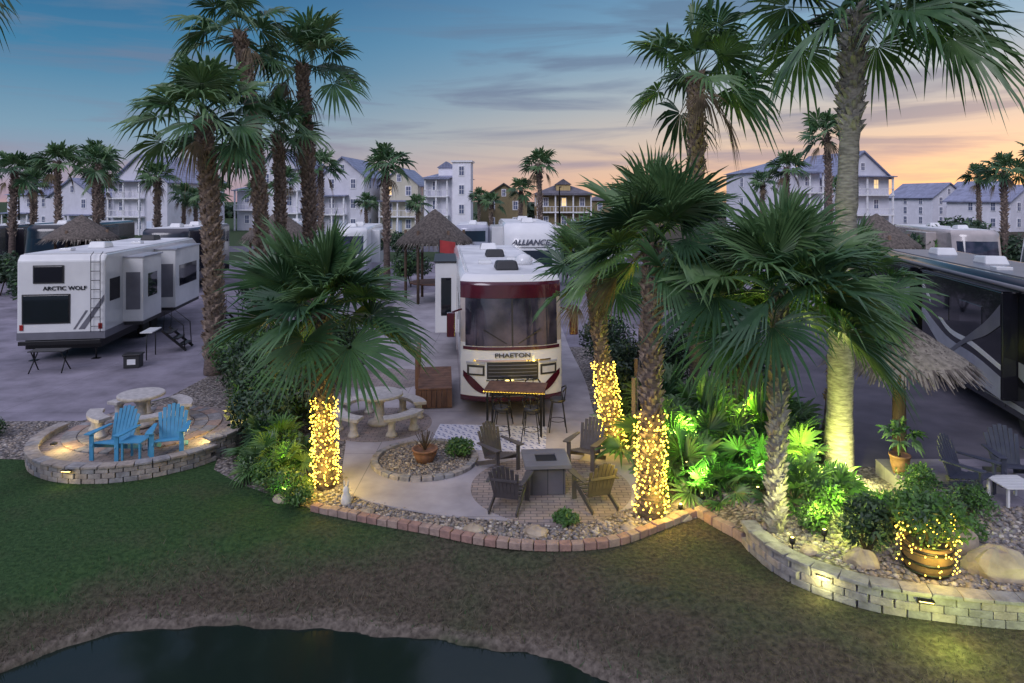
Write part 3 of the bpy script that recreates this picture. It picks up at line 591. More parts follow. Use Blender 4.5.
# ------------------------------------------------------------------ string lights and lamps
def plight(parent,loc,e,c,rad=.08,name='lamp_glow'):
    l=bpy.data.lights.new(name,'POINT'); l.energy=e; l.color=c; l.shadow_soft_size=rad
    o=bpy.data.objects.new(name,l); COL.objects.link(o); o.parent=parent; o.location=loc; return o
def bulbs_mesh(pts,r):
    oc=np.array([(1,0,0),(-1,0,0),(0,1,0),(0,-1,0),(0,0,1.2),(0,0,-1.2)])*r
    of=np.array([(0,2,4),(2,1,4),(1,3,4),(3,0,4),(2,0,5),(1,2,5),(3,1,5),(0,3,5)])
    P=np.array(pts); return (P[:,None]+oc[None]).reshape(-1,3),(of[None]+(np.arange(len(P))*6)[:,None,None]).reshape(-1,3)
def trunk_lights(p,base,z0,z1,H,label,turns=17,n=430,e=15):
    root_,ctr,rad=p; rt=thing('string_lights',label,'string lights',base)
    w=[];pts=[]
    for i in range(turns*12+1):
        t=i/(turns*12); z=z0+(z1-z0)*t; tt=z/H; c=ctr(tt); r=rad(tt)+.07; a=2*math.pi*turns*t
        w.append((c.x+r*math.cos(a),c.y+r*math.sin(a),z+.03*math.sin(a*2.7)))
    MB().tube(w,.006,4).make('wire','wire',rt)
    for i in range(n):
        t=(i+random.random())/n; z=z0+(z1-z0)*t; tt=z/H; c=ctr(tt); r=rad(tt)+random.uniform(.04,.13); a=2*math.pi*turns*t+random.uniform(-.3,.3)
        pts.append((c.x+r*math.cos(a),c.y+r*math.sin(a),z+random.uniform(-.08,.08)))
    V,F=bulbs_mesh(pts,.0155); npmesh('bulbs',V,F,['bulb'],parent=rt,kind='stuff')
    zm=(z0+z1)/2
    for dx,dy,dz in ((.12,-.42,-.45),(-.1,-.42,.4),(.42,.1,0),(-.42,.05,0)):
        c=ctr((zm+dz)/H); plight(rt,(c.x+dx,c.y+dy,zm+dz),e,(1,.70,.10),.12)
trunk_lights(pA,(-3.64,13.3,0),.12,1.72,3.45,'warm yellow string lights wrapped around palm trunk',e=21)
trunk_lights(pB,(2.45,12.1,0),.08,1.8,4.8,'warm yellow string lights around thick palm trunk',e=20)
trunk_lights(pC,(2.3,15.2,0),.1,2.0,3.95,'warm yellow string lights around slimmer palm trunk',e=20)
def uplight(loc,e,c,rot,label,off=(0,0,.22)):
    rt=thing('landscape_light',label,'garden light',loc,rot)
    MB().tube([(0,0,0),(0,0,.1)],.012,6).lathe([(.03,.1),(.045,.12),(.05,.2),(.042,.2)],12).make('housing','bmetal',rt)
    MB().lathe([(.04,.197),(.0,.205)],12).make('lens','lamp',rt)
    plight(rt,off,e,c,.05)
YG=(.85,1.0,.12); GR=(.45,1.0,.12)
uplight((6.35,12.9,.1),115,(1,.98,.30),0,'small black uplight at foot of tall palm',(0,0,.5))
uplight((4.25,10.35,.29),22,(1,.98,.40),0,'small black uplight by pale palm trunk',(.05,.1,.7))
uplight((4.85,10.6,.29),34,YG,0,'small black uplight by low plants',(0,.1,.55))
uplight((5.5,11.1,.29),40,(.7,1,.12),0,'small black uplight among garden plants',(0,0,.5))
uplight((3.5,12.6,.0),50,GR,0,'small green-tinted uplight among palmettos',(0,0,.6))
uplight((4.5,12.5,.15),50,GR,0,'small green-tinted uplight among palmettos',(0,0,.6))
uplight((5.6,12.9,.1),65,YG,0,'small uplight in shrubs beside tall palm',(0,0,.7))
uplight((3.6,14.1,.0),60,(.6,1,.12),0,'small uplight at foot of board fence',(0,0,1.0))
uplight((5.0,14.6,.0),60,YG,0,'small uplight among tall palmettos',(0,0,1.3))
uplight((-4.25,12.75,.0),7,GR,0,'small uplight by leafy ground plants')
uplight((-4.6,14.0,0),16,YG,0,'small uplight near string-lit palm',(0,-.1,.5))
uplight((3.0,12.15,0),12,(1,.85,.15),0,'small lamp at end of pebble bed')
# ------------------------------------------------------------------ barrel planter
rt=thing('barrel_planter','half wooden barrel planter draped with lit string lights','planter',(5.93,9.75,.3))
MB().lathe([(.27,0),(.31,.14),(.33,.30),(.32,.44),(.28,.44),(.28,.40),(0,.40)],24).make('tub','barrel',rt)
b=MB()
for z,q in ((.05,.287),(.2,.32),(.37,.327)): b.lathe([(q,z),(q+.012,z),(q+.012,z+.035),(q,z+.035)],24)
b.make('hoop','bmetal',rt)
rt2=thing('string_lights','warm fairy lights draped over barrel and plant','string lights',(5.93,9.75,.3))
pts=[]
for i in range(190):
    a=random.uniform(0,6.28); z=random.uniform(.0,.9); z=z if random.random()<.4 or z>.35 else z+.35; r=(.35 if z<.45 else .38-(z-.45)*.25)+random.uniform(0,.06); pts.append((r*math.cos(a),r*math.sin(a),z))
V,F=bulbs_mesh(pts,.012); npmesh('bulbs',V,F,['bulb'],parent=rt2,kind='stuff')
MB().tube([(.36*math.cos(i*.5),.36*math.sin(i*.5),.02+i*.01) for i in range(75)],.005,4).make('wire','wire',rt2)
plight(rt2,(-.15,-.5,.45),16,(1,.75,.12),.1); plight(rt2,(0,0,.66),9,(1,.8,.12),.1)
shrub((5.93,9.75,.7),.5,.5,.45,3000,190,'feathery green plant growing in barrel',mats=('shrub2','leaf2','shrub1'),leaf=.045,name='potted_plant')
shrub((5.35,10.3,.28),.45,.4,.5,2000,191,'grassy green plant beside barrel',mats=('shrub1','leaf2','shrub3'),leaf=.05)
def boulder(loc,s,seed,label):
    r=random.Random(seed); b=MB(); n=16
    vs=[];fs=[]
    rings=[(-.1,.9),(.12,1),(.3,.97),(.45,.84),(.58,.62),(.67,.36),(.7,.08)]
    for z,k in rings:
        for i in range(n):
            t=2*math.pi*i/n; q=k*(1+.12*math.sin(2*t+seed)+.08*math.sin(5*t+seed*2+z*4)+r.uniform(-.05,.05)); vs.append((q*math.cos(t)*s[0],q*math.sin(t)*s[1],(z+r.uniform(-.03,.03)+.06*math.sin(3*t+seed))*s[2]))
    for j in range(len(rings)-1):
        for i in range(n): fs.append((j*n+i,j*n+(i+1)%n,(j+1)*n+(i+1)%n,(j+1)*n+i))
    fs.append(tuple((len(rings)-1)*n+i for i in range(n)))
    b.add(vs,fs,0,False); return b.make('boulder','boulder',loc=loc,label=label,cat='rock',bevel=.01)
boulder((6.9,9.7,.28),(.42,.3,.55),3,'big tan boulder by retaining wall')
boulder((6.8,10.4,.28),(.3,.24,.55),5,'tan boulder behind barrel planter')
boulder((7.65,9.6,.28),(.32,.27,.5),7,'tan boulder in garden bed')
boulder((5.1,9.95,.28),(.22,.18,.32),9,'pale boulder by retaining wall')
for i,(x,y,s) in enumerate([(2.95,12.0,.16),(-.65,11.55,.14),(.4,11.45,.17),(2.0,11.6,.14),(-2.6,12.15,.14),(4.5,10.3,.13),(3.15,12.5,.2),(5.9,10.6,.2),(6.4,11.0,.2),(-4.3,12.75,.15)]): boulder((x,y,hb(x,y) if x>3.3 else 0),(s*1.2,s,s*1.1),20+i,'small rough rock among river pebbles')
def pot(loc,r,h,m,label):
    rt=thing('flower_pot',label,'pot',loc)
    MB().lathe([(r*.65,0),(r*.95,h*.6),(r,h*.9),(r*1.08,h*.9),(r*1.08,h),(r*.9,h),(r*.88,h*.88),(0,h*.88)],20).make('pot_body',m,rt)
pot((-1.85,14.5,.055),.26,.28,'terra','wide terracotta bowl pot with spiky plant')
b=MB()
for i in range(34):
    a=i*2.4; e=random.uniform(.15,.5); b.beam((-1.85,14.5,.28),(-1.85+math.cos(a)*e*.6,14.5+math.sin(a)*e*.6,.36+.4*(1-e)),.012,.004)
b.make('spiky_plant','stem',label='sparse twiggy plant in terracotta bowl',cat='plant')
pot((7.5,13.2,.33),.18,.36,'terra','tall brown pot with thin sapling')
rt=thing('potted_sapling','thin leafy sapling growing in brown pot','plant',(7.5,13.2,.63))
MB().tube([(0,0,0),(.02,0,.4),(-.02,0,.9)],[.012,.01,.005],5).make('stem','stem',rt)
m=MB(); frond_set(m,(0,0,.4),9,.5,77,8,80,0,.3,0,pw=.004); m.make('leaves',LM,rt)
rt=thing('garden_statue','small white rabbit garden statue beside palm','statue',(-3.05,12.55,0))
MB().lathe([(.08,0),(.1,.06),(.09,.16),(.055,.22),(.065,.27),(.045,.33),(.01,.35)],12).tube([(-.03,0,.33),(-.04,0,.45)],[.018,.008],6).tube([(.03,0,.33),(.04,0,.45)],[.018,.008],6).make('figure','statue',rt)
# ------------------------------------------------------------------ furniture
def adirondack(m,label,loc,rot,group=None):
    rt=thing('adirondack_chair',label,'chair',loc,rot,group)
    b=MB()
    for i in range(5):
        y=-.28+i*.105; z=.37-i*.026; b.box(-.26,.26,y,y+.092,z-.022,z)
    b.make('seat',m,rt,bevel=.004)
    b=MB(); hs=[.78,.87,.92,.94,.92,.87,.78]
    for i,h in enumerate(hs):
        x=(i-3)*.08; t=(h-.22)/.76
        b.beam((x*.85,.22,.22),(x*1.1,.22+.28*t,h),.072,.02,up=(0,1,0))
    b.beam((-.26,.385,.62),(.26,.385,.62),.03,.05); b.make('backrest',m,rt,bevel=.004)
    for sx in (-1,1):
        MB().prism([(sx*.25,-.36),(sx*.4,-.36),(sx*.41,-.2),(sx*.37,.36),(sx*.3,.36),(sx*.27,-.1)],.545,.57).make('armrest',m,rt,bevel=.004)
        MB().beam((sx*.285,-.28,0),(sx*.285,-.28,.545),.03,.09,up=(1,0,0)).make('leg',m,rt)
        MB().beam((sx*.268,-.3,.33),(sx*.268,.5,.04),.028,.09).make('leg',m,rt)
    return rt
c1=adirondack('blue','bright blue adirondack chair on raised stone patio',(-8.4,14.4,.2),R(-8),'blue adirondack chairs')
copy_thing(c1,(-7.3,14.55,.2),R(16))
def sidetable(m,loc,label,w=.45,h=.42,rot=0):
    rt=thing('side_table',label,'table',loc,rot)
    b=MB()
    for i in range(5): b.box(-w/2,w/2,-w/2+i*w/5,-w/2+(i+.88)*w/5,h-.022,h)
    b.make('table_top',m,rt,bevel=.003)
    for sx in(-1,1):
        for sy in(-1,1): MB().box(sx*w*.4-.02,sx*w*.4+.02,sy*w*.4-.02,sy*w*.4+.02,0,h-.024).make('leg',m,rt)
sidetable('blue',(-7.85,14.25,.2),'small blue slatted side table between chairs')
d1=adirondack('brown','dark grey adirondack chair facing fire pit',(-.05,12.45,.045),R(165),'dark adirondack chairs around fire pit'); d1.scale=(.94,)*3
copy_thing(d1,(-.25,14.1,.045),R(40)); copy_thing(d1,(1.55,14.35,.045),R(-30))
q=adirondack('olive','weathered olive adirondack chair facing fire pit',(1.5,12.55,.045),R(-160)); q.scale=(.94,)*3
n1_=adirondack('navy','dark navy adirondack chair on side pad',(8.25,12.3,.33),R(35),'navy adirondack chairs')
copy_thing(n1_,(9.35,12.75,.33),R(-10))
sidetable('white',(8.75,11.95,.33),'low blue and white side table',w=.6,h=.35)
rt=thing('fire_pit_table','square dark stone gas fire pit table','fire pit',(.65,13.2,.045),R(4))
MB().box(-.34,.34,-.34,.34,0,.52).make('base','firep',rt,bevel=.01)
b=MB(); b.box(-.44,.44,-.44,-.2,.522,.59).box(-.44,.44,.2,.44,.522,.59).box(-.44,-.2,-.2,.2,.522,.59).box(.2,.44,-.2,.2,.522,.59); b.make('table_top','grayp',rt,bevel=.004)
MB().box(-.2,.2,-.2,.2,.5215,.56).make('burner_tray','bmetal',rt)
def round_set(cx,cy,z,rot,tr=.58):
    rt=thing('concrete_table','round cast concrete picnic table on paver circle','table',(cx,cy,z),rot)
    MB().lathe([(tr-.05,.68),(tr,.70),(tr,.75),(tr-.02,.765)],32).make('table_top','cast',rt)
    MB().lathe([(.3,0),(.28,.08),(.13,.14),(.11,.5),(.2,.62),(.3,.68)],16).make('pedestal','cast',rt)
    for k in range(4):
        a=rot+k*math.pi/2+.5
        bt=thing('concrete_bench','curved cast concrete bench around picnic table','bench',(cx,cy,z),a,'curved concrete benches')
        b=MB(); r0,r1=tr+.27,tr+.6
        A=[(-.52+1.04*i/9) for i in range(10)]
        poly=[(r1*math.cos(t),r1*math.sin(t)) for t in A]+[(r0*math.cos(t),r0*math.sin(t)) for t in A[::-1]]
        b.prism(poly,.37,.45).make('seat','cast',bt,bevel=.01)
        for t in (-.33,.33):
            rm=(r0+r1)/2; MB().lathe([(.15,0),(.13,.05),(.09,.1),(.09,.3),(.14,.37)],10,c=(rm*math.cos(t),rm*math.sin(t),0)).make('leg','cast',bt)
round_set(-3.3,17.0,.045,.3); round_set(-8.85,16.3,.235,.2,.52)
rt=thing('bar_table','tall rectangular outdoor bar table with under-lighting','table',(.1,16.5,.045),R(-8))
b=MB()
for i in range(8): b.box(-.72,.72,-.42+i*.105,-.42+i*.105+.1,1.03,1.06)
b.make('table_top','wood',rt); b=MB()
b.box(-.7,.7,-.41,.41,1.0,1.028); b.make('apron','bmetal',rt)
for sx in(-1,1):
    for sy in(-1,1): MB().box(sx*.64-.025,sx*.64+.025,sy*.36-.025,sy*.36+.025,0,1.0).make('leg','bmetal',rt)
rl=thing('string_lights','warm light strip along table edge','string lights',(.1,16.5,.045),R(-8))
V,F=bulbs_mesh([(-.72+1.44*i/40,-.435,1.02) for i in range(41)]+[(-.73,-.4+.8*i/22,1.02) for i in range(23)],.006); npmesh('bulbs',V,F,['bulb'],parent=rl,kind='stuff')
MB().tube([(.72,-.43,1.02),(-.72,-.43,1.02),(-.73,.4,1.02)],.004,4).make('wire','wire',rl)
plight(rl,(0,0,.8),5,(1,.75,.2),.15)
def stool(loc,rot):
    rt=thing('bar_stool','tall black bar stool with curved back','stool',loc,rot,'black bar stools')
    MB().lathe([(.17,.7),(.19,.72),(.19,.76),(.16,.78)],16).make('seat','bplast',rt)
    MB().tube([(-.19,.12,.98),(-.1,.2,1.05),(.1,.2,1.05),(.19,.12,.98)],.02,6).tube([(-.16,.1,.76),(-.19,.12,.98)],.012,6).tube([(.16,.1,.76),(.19,.12,.98)],.012,6).tube([(0,.17,.76),(0,.21,1.05)],.012,6).make('backrest','bmetal',rt)
    for sx in(-1,1):
        for sy in(-1,1): MB().tube([(sx*.12,sy*.12,.7),(sx*.21,sy*.21,0)],.013,6).make('leg','bmetal',rt)
    MB().tube([(.19*math.cos(i*math.pi/6),.19*math.sin(i*math.pi/6),.25) for i in range(13)],.009,5,cap=False).make('foot_ring','bmetal',rt)
    return rt
s1=stool((-.25,15.85,.045),R(180)); copy_thing(s1,(.45,15.8,.045),R(170)); copy_thing(s1,(-.2,17.15,.045),R(5)); copy_thing(s1,(.5,17.1,.045),R(-10)); copy_thing(s1,(1.1,16.5,.045),R(-90))
MB().box(-1.45,1.2,-.85,.85,0,.008).make('outdoor_rug','rug',loc=(-.4,16.0,.037),rot=R(-4),label='blue and white patterned outdoor rug',cat='rug')
# ------------------------------------------------------------------ thatch huts
def palapa(loc,r,zt,ze,label,posts=4,m='thatch',seed=0,group=None,pr=.08,nk=900):
    rt=thing('thatched_hut',label,'hut',loc,seed*.7,group); rn=random.Random(seed)
    b=MB(); H=zt-ze; pr_=[(.02,zt),(r*.12,zt-H*.09),(r*.35,zt-H*.33),(r*.65,zt-H*.64),(r*.9,ze+H*.1),(r*.92,ze),(r*.8,ze-.02),(r*.3,zt-H*.45)]
    b.lathe(pr_[::-1],22)
    for k in range(nk):
        a=rn.uniform(0,6.283); q=rn.random()**.6; z=zt-H*q; rr=r*q*.94+.02; L=rn.uniform(.2,.45)*min(1,r/1.5)*1.2; o=Vector((math.cos(a),math.sin(a),0)); sd=Vector((-math.sin(a),math.cos(a),0))*rn.uniform(.015,.045)
        p=o*rr+Vector((0,0,z+.03)); e=p+o*(L*r/math.hypot(r,H))*.9+Vector((0,0,-L*H/math.hypot(r,H)-rn.uniform(0,.12)))+sd*rn.uniform(-2,2)
        b.add([p-sd,p+sd,e+sd*.3,e-sd*.3],[(0,1,2,3)],rn.randrange(2))
    b.make('thatch_roof',[m,'thatch2' if m=='thatch' else 'thatch'],rt)
    if posts==1: MB().tube([(0,0,0),(.01,0,zt*.5),(0,0,zt-.1)],[pr*1.15,pr,pr*.9],10).make('post','post',rt)
    else:
        for k in range(posts):
            a=k*6.283/posts+.4; MB().tube([(r*.7*math.cos(a),r*.7*math.sin(a),0),(r*.7*math.cos(a),r*.7*math.sin(a),zt-H*.6)],pr,8).make('post','post',rt)
        MB().lathe([(r*.55,1.0),(r*.6,1.0),(r*.6,1.08),(r*.55,1.08)],16).make('counter','wood',rt)
    return rt
palapa((8.4,14.8,0),1.4,3.05,2.15,'single-post thatched umbrella beside garden bed',1,'thatch2',3,pr=.13,nk=2200)
palapa((-4.3,38,0),2.3,5.1,3.2,'round thatched tiki hut with wood posts',6,'thatch',1)
palapa((-15.7,46,0),2.6,4.9,3.0,'thatched tiki hut between motorhomes',4,'thatch',2)
palapa((-26.5,42,0),2.2,4.7,3.2,'thatched tiki hut near trailers',4,'thatch',4)
palapa((-29,46,0),1.9,4.6,3.2,'thatched tiki hut near trailers',4,'thatch',5)
palapa((19.2,36,0),2.3,4.9,3.1,'thatched tiki hut behind dark motorhome',4,'thatch',6)
# ------------------------------------------------------------------ vehicles
class Shell:
    def __init__(s,L,W,H,z0=.42,slope=.13,bow=.35,zk=1.3,rd=.22): s.L,s.W,s.H,s.z0,s.sl,s.bow,s.zk,s.rd=L,W,H,z0,slope,bow,zk,rd
    def hw(s,z): return s.W/2-(0.12*max(0,(z-(s.H-.18))/.18)**2)
    def yf(s,z): return max(0,z-s.zk)*s.sl+.9*max(0,(z-(s.H-s.rd)))**1.0*(1 if s.rd<.3 else .9*(z-(s.H-s.rd))/s.rd)+ .04*max(0,.8-z)
    def F(s,x,z,off=0): return (x,s.yf(z)+s.bow*abs(x/s.hw(z))**3.2-off,z)
    def patch(s,mb,x0,x1,z0,z1,off=.012,nx=12,nz=6,mi=0):
        vs=[]
        for j in range(nz+1):
            z=z0+(z1-z0)*j/nz
            for i in range(nx+1): vs.append(s.F(x0+(x1-x0)*i/nx,z,off))
        n=nx+1; mb.add(vs,[(j*n+i,j*n+i+1,(j+1)*n+i+1,(j+1)*n+i) for j in range(nz) for i in range(nx)],mi,True)
        ed=[i for i in range(n)]+[j*n+nx for j in range(1,nz+1)]+[nz*n+i for i in range(nx-1,-1,-1)]+[j*n for j in range(nz-1,0,-1)]
        o=len(mb.v)-len(vs); q=len(ed)
        base=[ (mb.v[o+e][0],mb.v[o+e][1]+off+.02,mb.v[o+e][2]) for e in ed]
        top=[mb.v[o+e] for e in ed]
        mb.add(top+base,[(k,k+q,(k+1)%q+q,(k+1)%q) for k in range(q)],mi)
    def body(s,mats,mfun,parent,roofm):
        b=MB(); zs=[s.z0,.55,.8,1.15,1.5,1.9,2.3,2.7,3.05,3.3,s.H-.6,s.H-.4,s.H-.28,s.H-.18,s.H-.09,s.H-.03,s.H]; zs=sorted(set(round(z,3) for z in zs if z<=s.H)); nf=19; rings=[]
        for z in zs:
            hw=s.hw(z); pts=[]
            for i in range(nf):
                x=-hw*math.cos(math.pi*i/(nf-1)); pts.append((x,s.yf(z)+s.bow*abs(x/hw)**3.2,z))
            ins=(s.W/2-hw)
            pts+=[(hw,s.L*.5,z),(hw,s.L-.12-ins,z),(hw-.1,s.L-ins,z),(-hw+.1,s.L-ins,z),(-hw,s.L-.12-ins,z),(-hw,s.L*.5,z)]; rings.append(pts)
        n=len(rings[0]); b.v=[p for r_ in rings for p in r_]
        for j in range(len(zs)-1):
            for i in range(n):
                i2=(i+1)%n; b.f.append([j*n+i,j*n+i2,(j+1)*n+i2,(j+1)*n+i]); b.m.append(mfun((zs[j]+zs[j+1])/2,i<nf-1)); b.sm.append(i<nf-1 or zs[j]>=s.H-.2)
        b.f.append(list(range(n))[::-1]);b.m.append(0);b.sm.append(False)
        b.f.append([(len(zs)-1)*n+i for i in range(n)]);b.m.append(len(mats)-1);b.sm.append(False)
        return b.make('body',mats,parent)
def wheel(parent,x,y,r=.48,w=.28,out=1):
    rt=bpy.data.objects.new('wheel',None); COL.objects.link(rt); rt.parent=parent; rt.location=(x,y,r)
    def ring(prof,m,nm):
        b=MB(); b.lathe(prof,24); b.make(nm,m,rt,rot=(0,R(90)*out,0))
    ring([(r*.6,-w/2),(r*.94,-w/2),(r,-w/2+.04),(r,w/2-.04),(r*.94,w/2),(r*.6,w/2)],'rubber','tyre')
    ring([(r*.6,w/2-.06),(r*.55,w/2-.03),(r*.3,w/2-.09),(r*.14,w/2-.02),(.001,w/2-.02)],'chrome','rim')
def sidebox(parent,name,mats,x0,x1,y0,y1,z0,z1,bevel=.03): return MB().box(x0,x1,y0,y1,z0,z1).make(name,mats,parent,bevel=bevel)
def sidewin(parent,x,y0,y1,z0,z1,out,m='glass'):
    b=MB(); xa,xb=(x-.02,x+.012) if out>0 else (x-.012,x+.02); b.box(xa,xb,y0,y1,z0,z1); o=b.make('window',m,parent,bevel=.008); return o
def ac(parent,x,y,z,m='white'):
    MB().add([(-.33,-.45,0),(.33,-.45,0),(.33,.45,0),(-.33,.45,0),(-.27,-.3,.26),(.27,-.3,.26),(.27,.4,.22),(-.27,.4,.22)],[(3,2,1,0),(4,5,6,7),(0,1,5,4),(1,2,6,5),(2,3,7,6),(3,0,4,7)]).make('air_conditioner',m,parent,loc=(x,y,z),bevel=.05)
def vent(parent,x,y,z,m='white'): MB().box(-.2,.2,-.2,.2,0,.1).make('roof_vent',m,parent,loc=(x,y,z),bevel=.02)
rt=thing('motorhome','white and maroon motorhome parked facing patio','motorhome',(.02,17.45,.035),R(5.7))
L,W,H=12.2,2.65,3.62; sh=Shell(L,W,H)
sh.body(['cream','maroon','white','roofw'],lambda z,f: ((1 if (z>3.0 and z<H-.16) or z<.55 else (2 if z<1.9 or z>3.3 else 0)) if f else (1 if z<1.0 else 2)),rt,'roofw')
b=MB(); sh.patch(b,-1.2,1.2,1.82,3.02,.014,16,6); b.make('windshield','wglass',rt)
b=MB(); sh.patch(b,-.02,.02,1.82,3.02,.02,2,6); b.make('windshield_divider','bplast',rt)
b=MB(); sh.patch(b,-1.24,1.24,3.03,3.36,.02,16,3); b.make('front_cap','maroon',rt)
b=MB(); sh.patch(b,-.66,.66,1.0,1.42,.016,10,3); b.make('grille','bplast',rt)
b=MB()
for z in (1.08,1.17,1.26,1.35): sh.patch(b,-.62,.62,z-.008,z+.008,.03,10,1)
b.make('grille_bar','grayp',rt)
b=MB(); sh.patch(b,-1.0,1.0,1.44,1.48,.02,12,1); sh.patch(b,-.68,.68,.95,.98,.02,8,1); b.make('chrome_trim','chrome',rt)
b=MB(); sh.patch(b,-1.26,1.26,1.72,1.80,.018,14,1); b.make('front_stripe','maroon',rt)
text('PHAETON',.15,'lettering','bplast',rt,(0,-.012,1.595),(R(90),0,0),.006,.003,1.35)
for sx in(-1,1):
    # sweeping lower graphic beside the grille
    b=MB(); vs=[]
    for i in range(9):
        t=i/8; x=sx*(.70+.56*t); zc=.62+.42*t*t; w=.10+.16*math.sin(math.pi*t*.9); vs+=[sh.F(x,zc,.016),sh.F(x,zc+w,.016)]
    b.add(vs,[(2*i,2*i+2,2*i+3,2*i+1) if sx>0 else (2*i,2*i+1,2*i+3,2*i+2) for i in range(8)]); b.make('paint_swoosh','maroon',rt)
    b=MB(); x0,x1=sorted((sx*.70,sx*1.18)); sh.patch(b,x0,x1,1.37,1.42,.019,6,1); b.make('front_accent','silver',rt)
    b=MB(); x0,x1=sorted((sx*.72,sx*1.16)); sh.patch(b,x0,x1,1.08,1.34,.018,6,3); b.make('headlight_housing','bplast',rt)
    b=MB(); x0,x1=sorted((sx*.77,sx*1.11)); sh.patch(b,x0,x1,1.13,1.29,.03,5,3); b.make('headlight','lens',rt)
    b=MB(); x0,x1=sorted((sx*.5,sx*.66)); sh.patch(b,x0,x1,.74,.84,.02,4,1); b.make('fog_light','lens',rt)
    mr=MB().beam((sx*1.29,.35,2.75),(sx*1.55,.05,2.72),.05,.05).box(min(sx*1.47,sx*1.68),max(sx*1.47,sx*1.68),-.05,.08,2.1,2.72); mr.make('mirror','maroon',rt,bevel=.03)
    MB().beam((sx*.15,.06,1.88),(sx*.75,.11,2.25),.02,.02).make('wiper','bplast',rt)
b=MB(); sh.patch(b,-.6,.6,.56,.68,.012,10,1); b.make('lower_intake','bplast',rt)
for y in (1.9,8.6,9.7):
    wheel(rt,-1.15,y,out=-1); wheel(rt,1.15,y,out=1)
sidebox(rt,'slide_out','white',-2.05,-1.27,6.2,9.6,1.0,3.42); sidewin(rt,-2.05,6.8,8.9,2.0,2.9,-1)
MB().box(-1.85,-1.5,6.185,6.203,1.6,2.9).make('slide_out_window','glass',rt,bevel=.01)
MB().box(-2.1,-1.27,6.15,9.65,3.425,3.47).make('slide_out_awning','bplast',rt)
X=-W/2
sidewin(rt,X,1.0,1.9,1.9,2.75,-1); sidewin(rt,X,3.1,4.6,2.0,2.8,-1); sidewin(rt,X,10.2,11.3,2.1,2.8,-1); sidewin(rt,-X,1.0,1.9,1.9,2.75,1); sidewin(rt,-X,3.2,5.2,2.0,2.8,1)
MB().box(X-.015,X+.02,4.9,5.7,.7,2.75).make('door','cream',rt,bevel=.02)
ac(rt,.0,1.9,H,'bplast'); ac(rt,0,6.3,H,'bplast'); ac(rt,0,9.8,H); vent(rt,-.5,3.6,H); vent(rt,.45,4.6,H); vent(rt,.3,8.2,H)
MB().lathe([(.26,0),(.28,.12),(.2,.27),(.05,.33)],16,c=(.65,3.2,H)).make('satellite_dome','white',rt)
for sx in (-1,1): MB().box(sx*1.14-.02,sx*1.14+.02,1.2,11.8,H+.001,H+.05).make('roof_rail','white',rt)
MB().tube([(1.38,2.5,3.35),(1.38,9,3.35)],.07,10).make('awning_roll','maroon',rt)
# dark motorhome
rt=thing('motorhome','glossy black motorhome with silver swooshes on asphalt','motorhome',(12.75,13.4,.012),R(-12))
L=13.2; sh=Shell(L,2.6,3.7)
sh.body(['black','charcoal','silver','charcoal'],lambda z,f:0 if z>1.1 else 1,rt,'x')
b=MB(); sh.patch(b,-1.16,1.16,1.7,3.0,.014,14,5); b.make('windshield','wglass',rt)
for sx in (-1,1):
    b=MB(); x0,x1=sorted((sx*.72,sx*1.14)); sh.patch(b,x0,x1,1.0,1.3,.02,6,3); b.make('headlight','lens',rt)
    MB().beam((sx*1.27,.35,2.75),(sx*1.55,.05,2.72),.05,.05).box(min(sx*1.47,sx*1.68),max(sx*1.47,sx*1.68),-.05,.08,2.1,2.72).make('mirror','silver',rt,bevel=.03)
for y in (2.2,9.3,10.5): wheel(rt,-1.13,y,out=-1); wheel(rt,1.13,y,out=1)
X=-1.3; XS=X-.35
sidebox(rt,'slide_out','black',XS,X+.02,2.6,7.6,.8,3.4); sidebox(rt,'slide_out','black',XS,X+.02,8.6,12.6,.8,3.4)
sidewin(rt,XS,3.6,4.9,2.2,2.9,-1); sidewin(rt,XS,5.6,6.9,2.2,2.9,-1); sidewin(rt,XS,9.6,11.4,2.2,2.9,-1); sidewin(rt,X,1.0,2.2,1.8,2.7,-1)
def band(lo,hi,x,m,t=.008):
    A=catmull(lo,False,6); B=catmull(hi,False,6); b=MB(); vs=[]
    for (y,z),(y2,z2) in zip(A,B): vs+=[(x,y,z),(x,y2,z2)]
    q=len(vs); k=len(A); vs2=[(a+t,c,d) for a,c,d in vs]
    b.add(vs+vs2,[(2*i,2*i+1,2*i+3,2*i+2) for i in range(k-1)]+[(2*i,2*i+2,q+2*i+2,q+2*i) for i in range(k-1)]+[(2*i+1,q+2*i+1,q+2*i+3,2*i+3) for i in range(k-1)])
    b.make('paint_swoosh',m,rt)
band([(2.62,.82),(4.0,.95),(5.8,1.25),(7.58,2.05)],[(2.62,1.35),(4.0,1.58),(5.8,1.75),(7.58,2.35)],XS-.012,'silver')
band([(2.62,1.52),(4.2,1.78),(5.8,1.95),(7.58,2.95)],[(2.62,1.64),(4.2,1.92),(5.8,2.08),(7.58,3.1)],XS-.010,'white')
band([(2.62,2.6),(3.4,2.2),(4.6,1.75),(6.2,.9)],[(2.62,3.1),(3.4,2.55),(4.6,1.9),(6.4,.95)],XS-.018,'grayp')
band([(8.62,2.3),(9.6,1.7),(10.8,1.3),(12.5,1.0)],[(8.62,3.05),(9.6,2.1),(10.8,1.65),(12.5,1.4)],XS-.012,'silver')
band([(8.62,1.0),(9.6,1.2),(10.8,1.75),(12.5,2.9)],[(8.62,1.12),(9.6,1.35),(10.8,1.9),(12.5,3.1)],XS-.018,'grayp')
band([(0.5,.55),(4,.6),(8,.55),(12.9,.6)],[(0.5,.66),(4,.74),(8,.66),(12.9,.7)],X-.024,'silver')
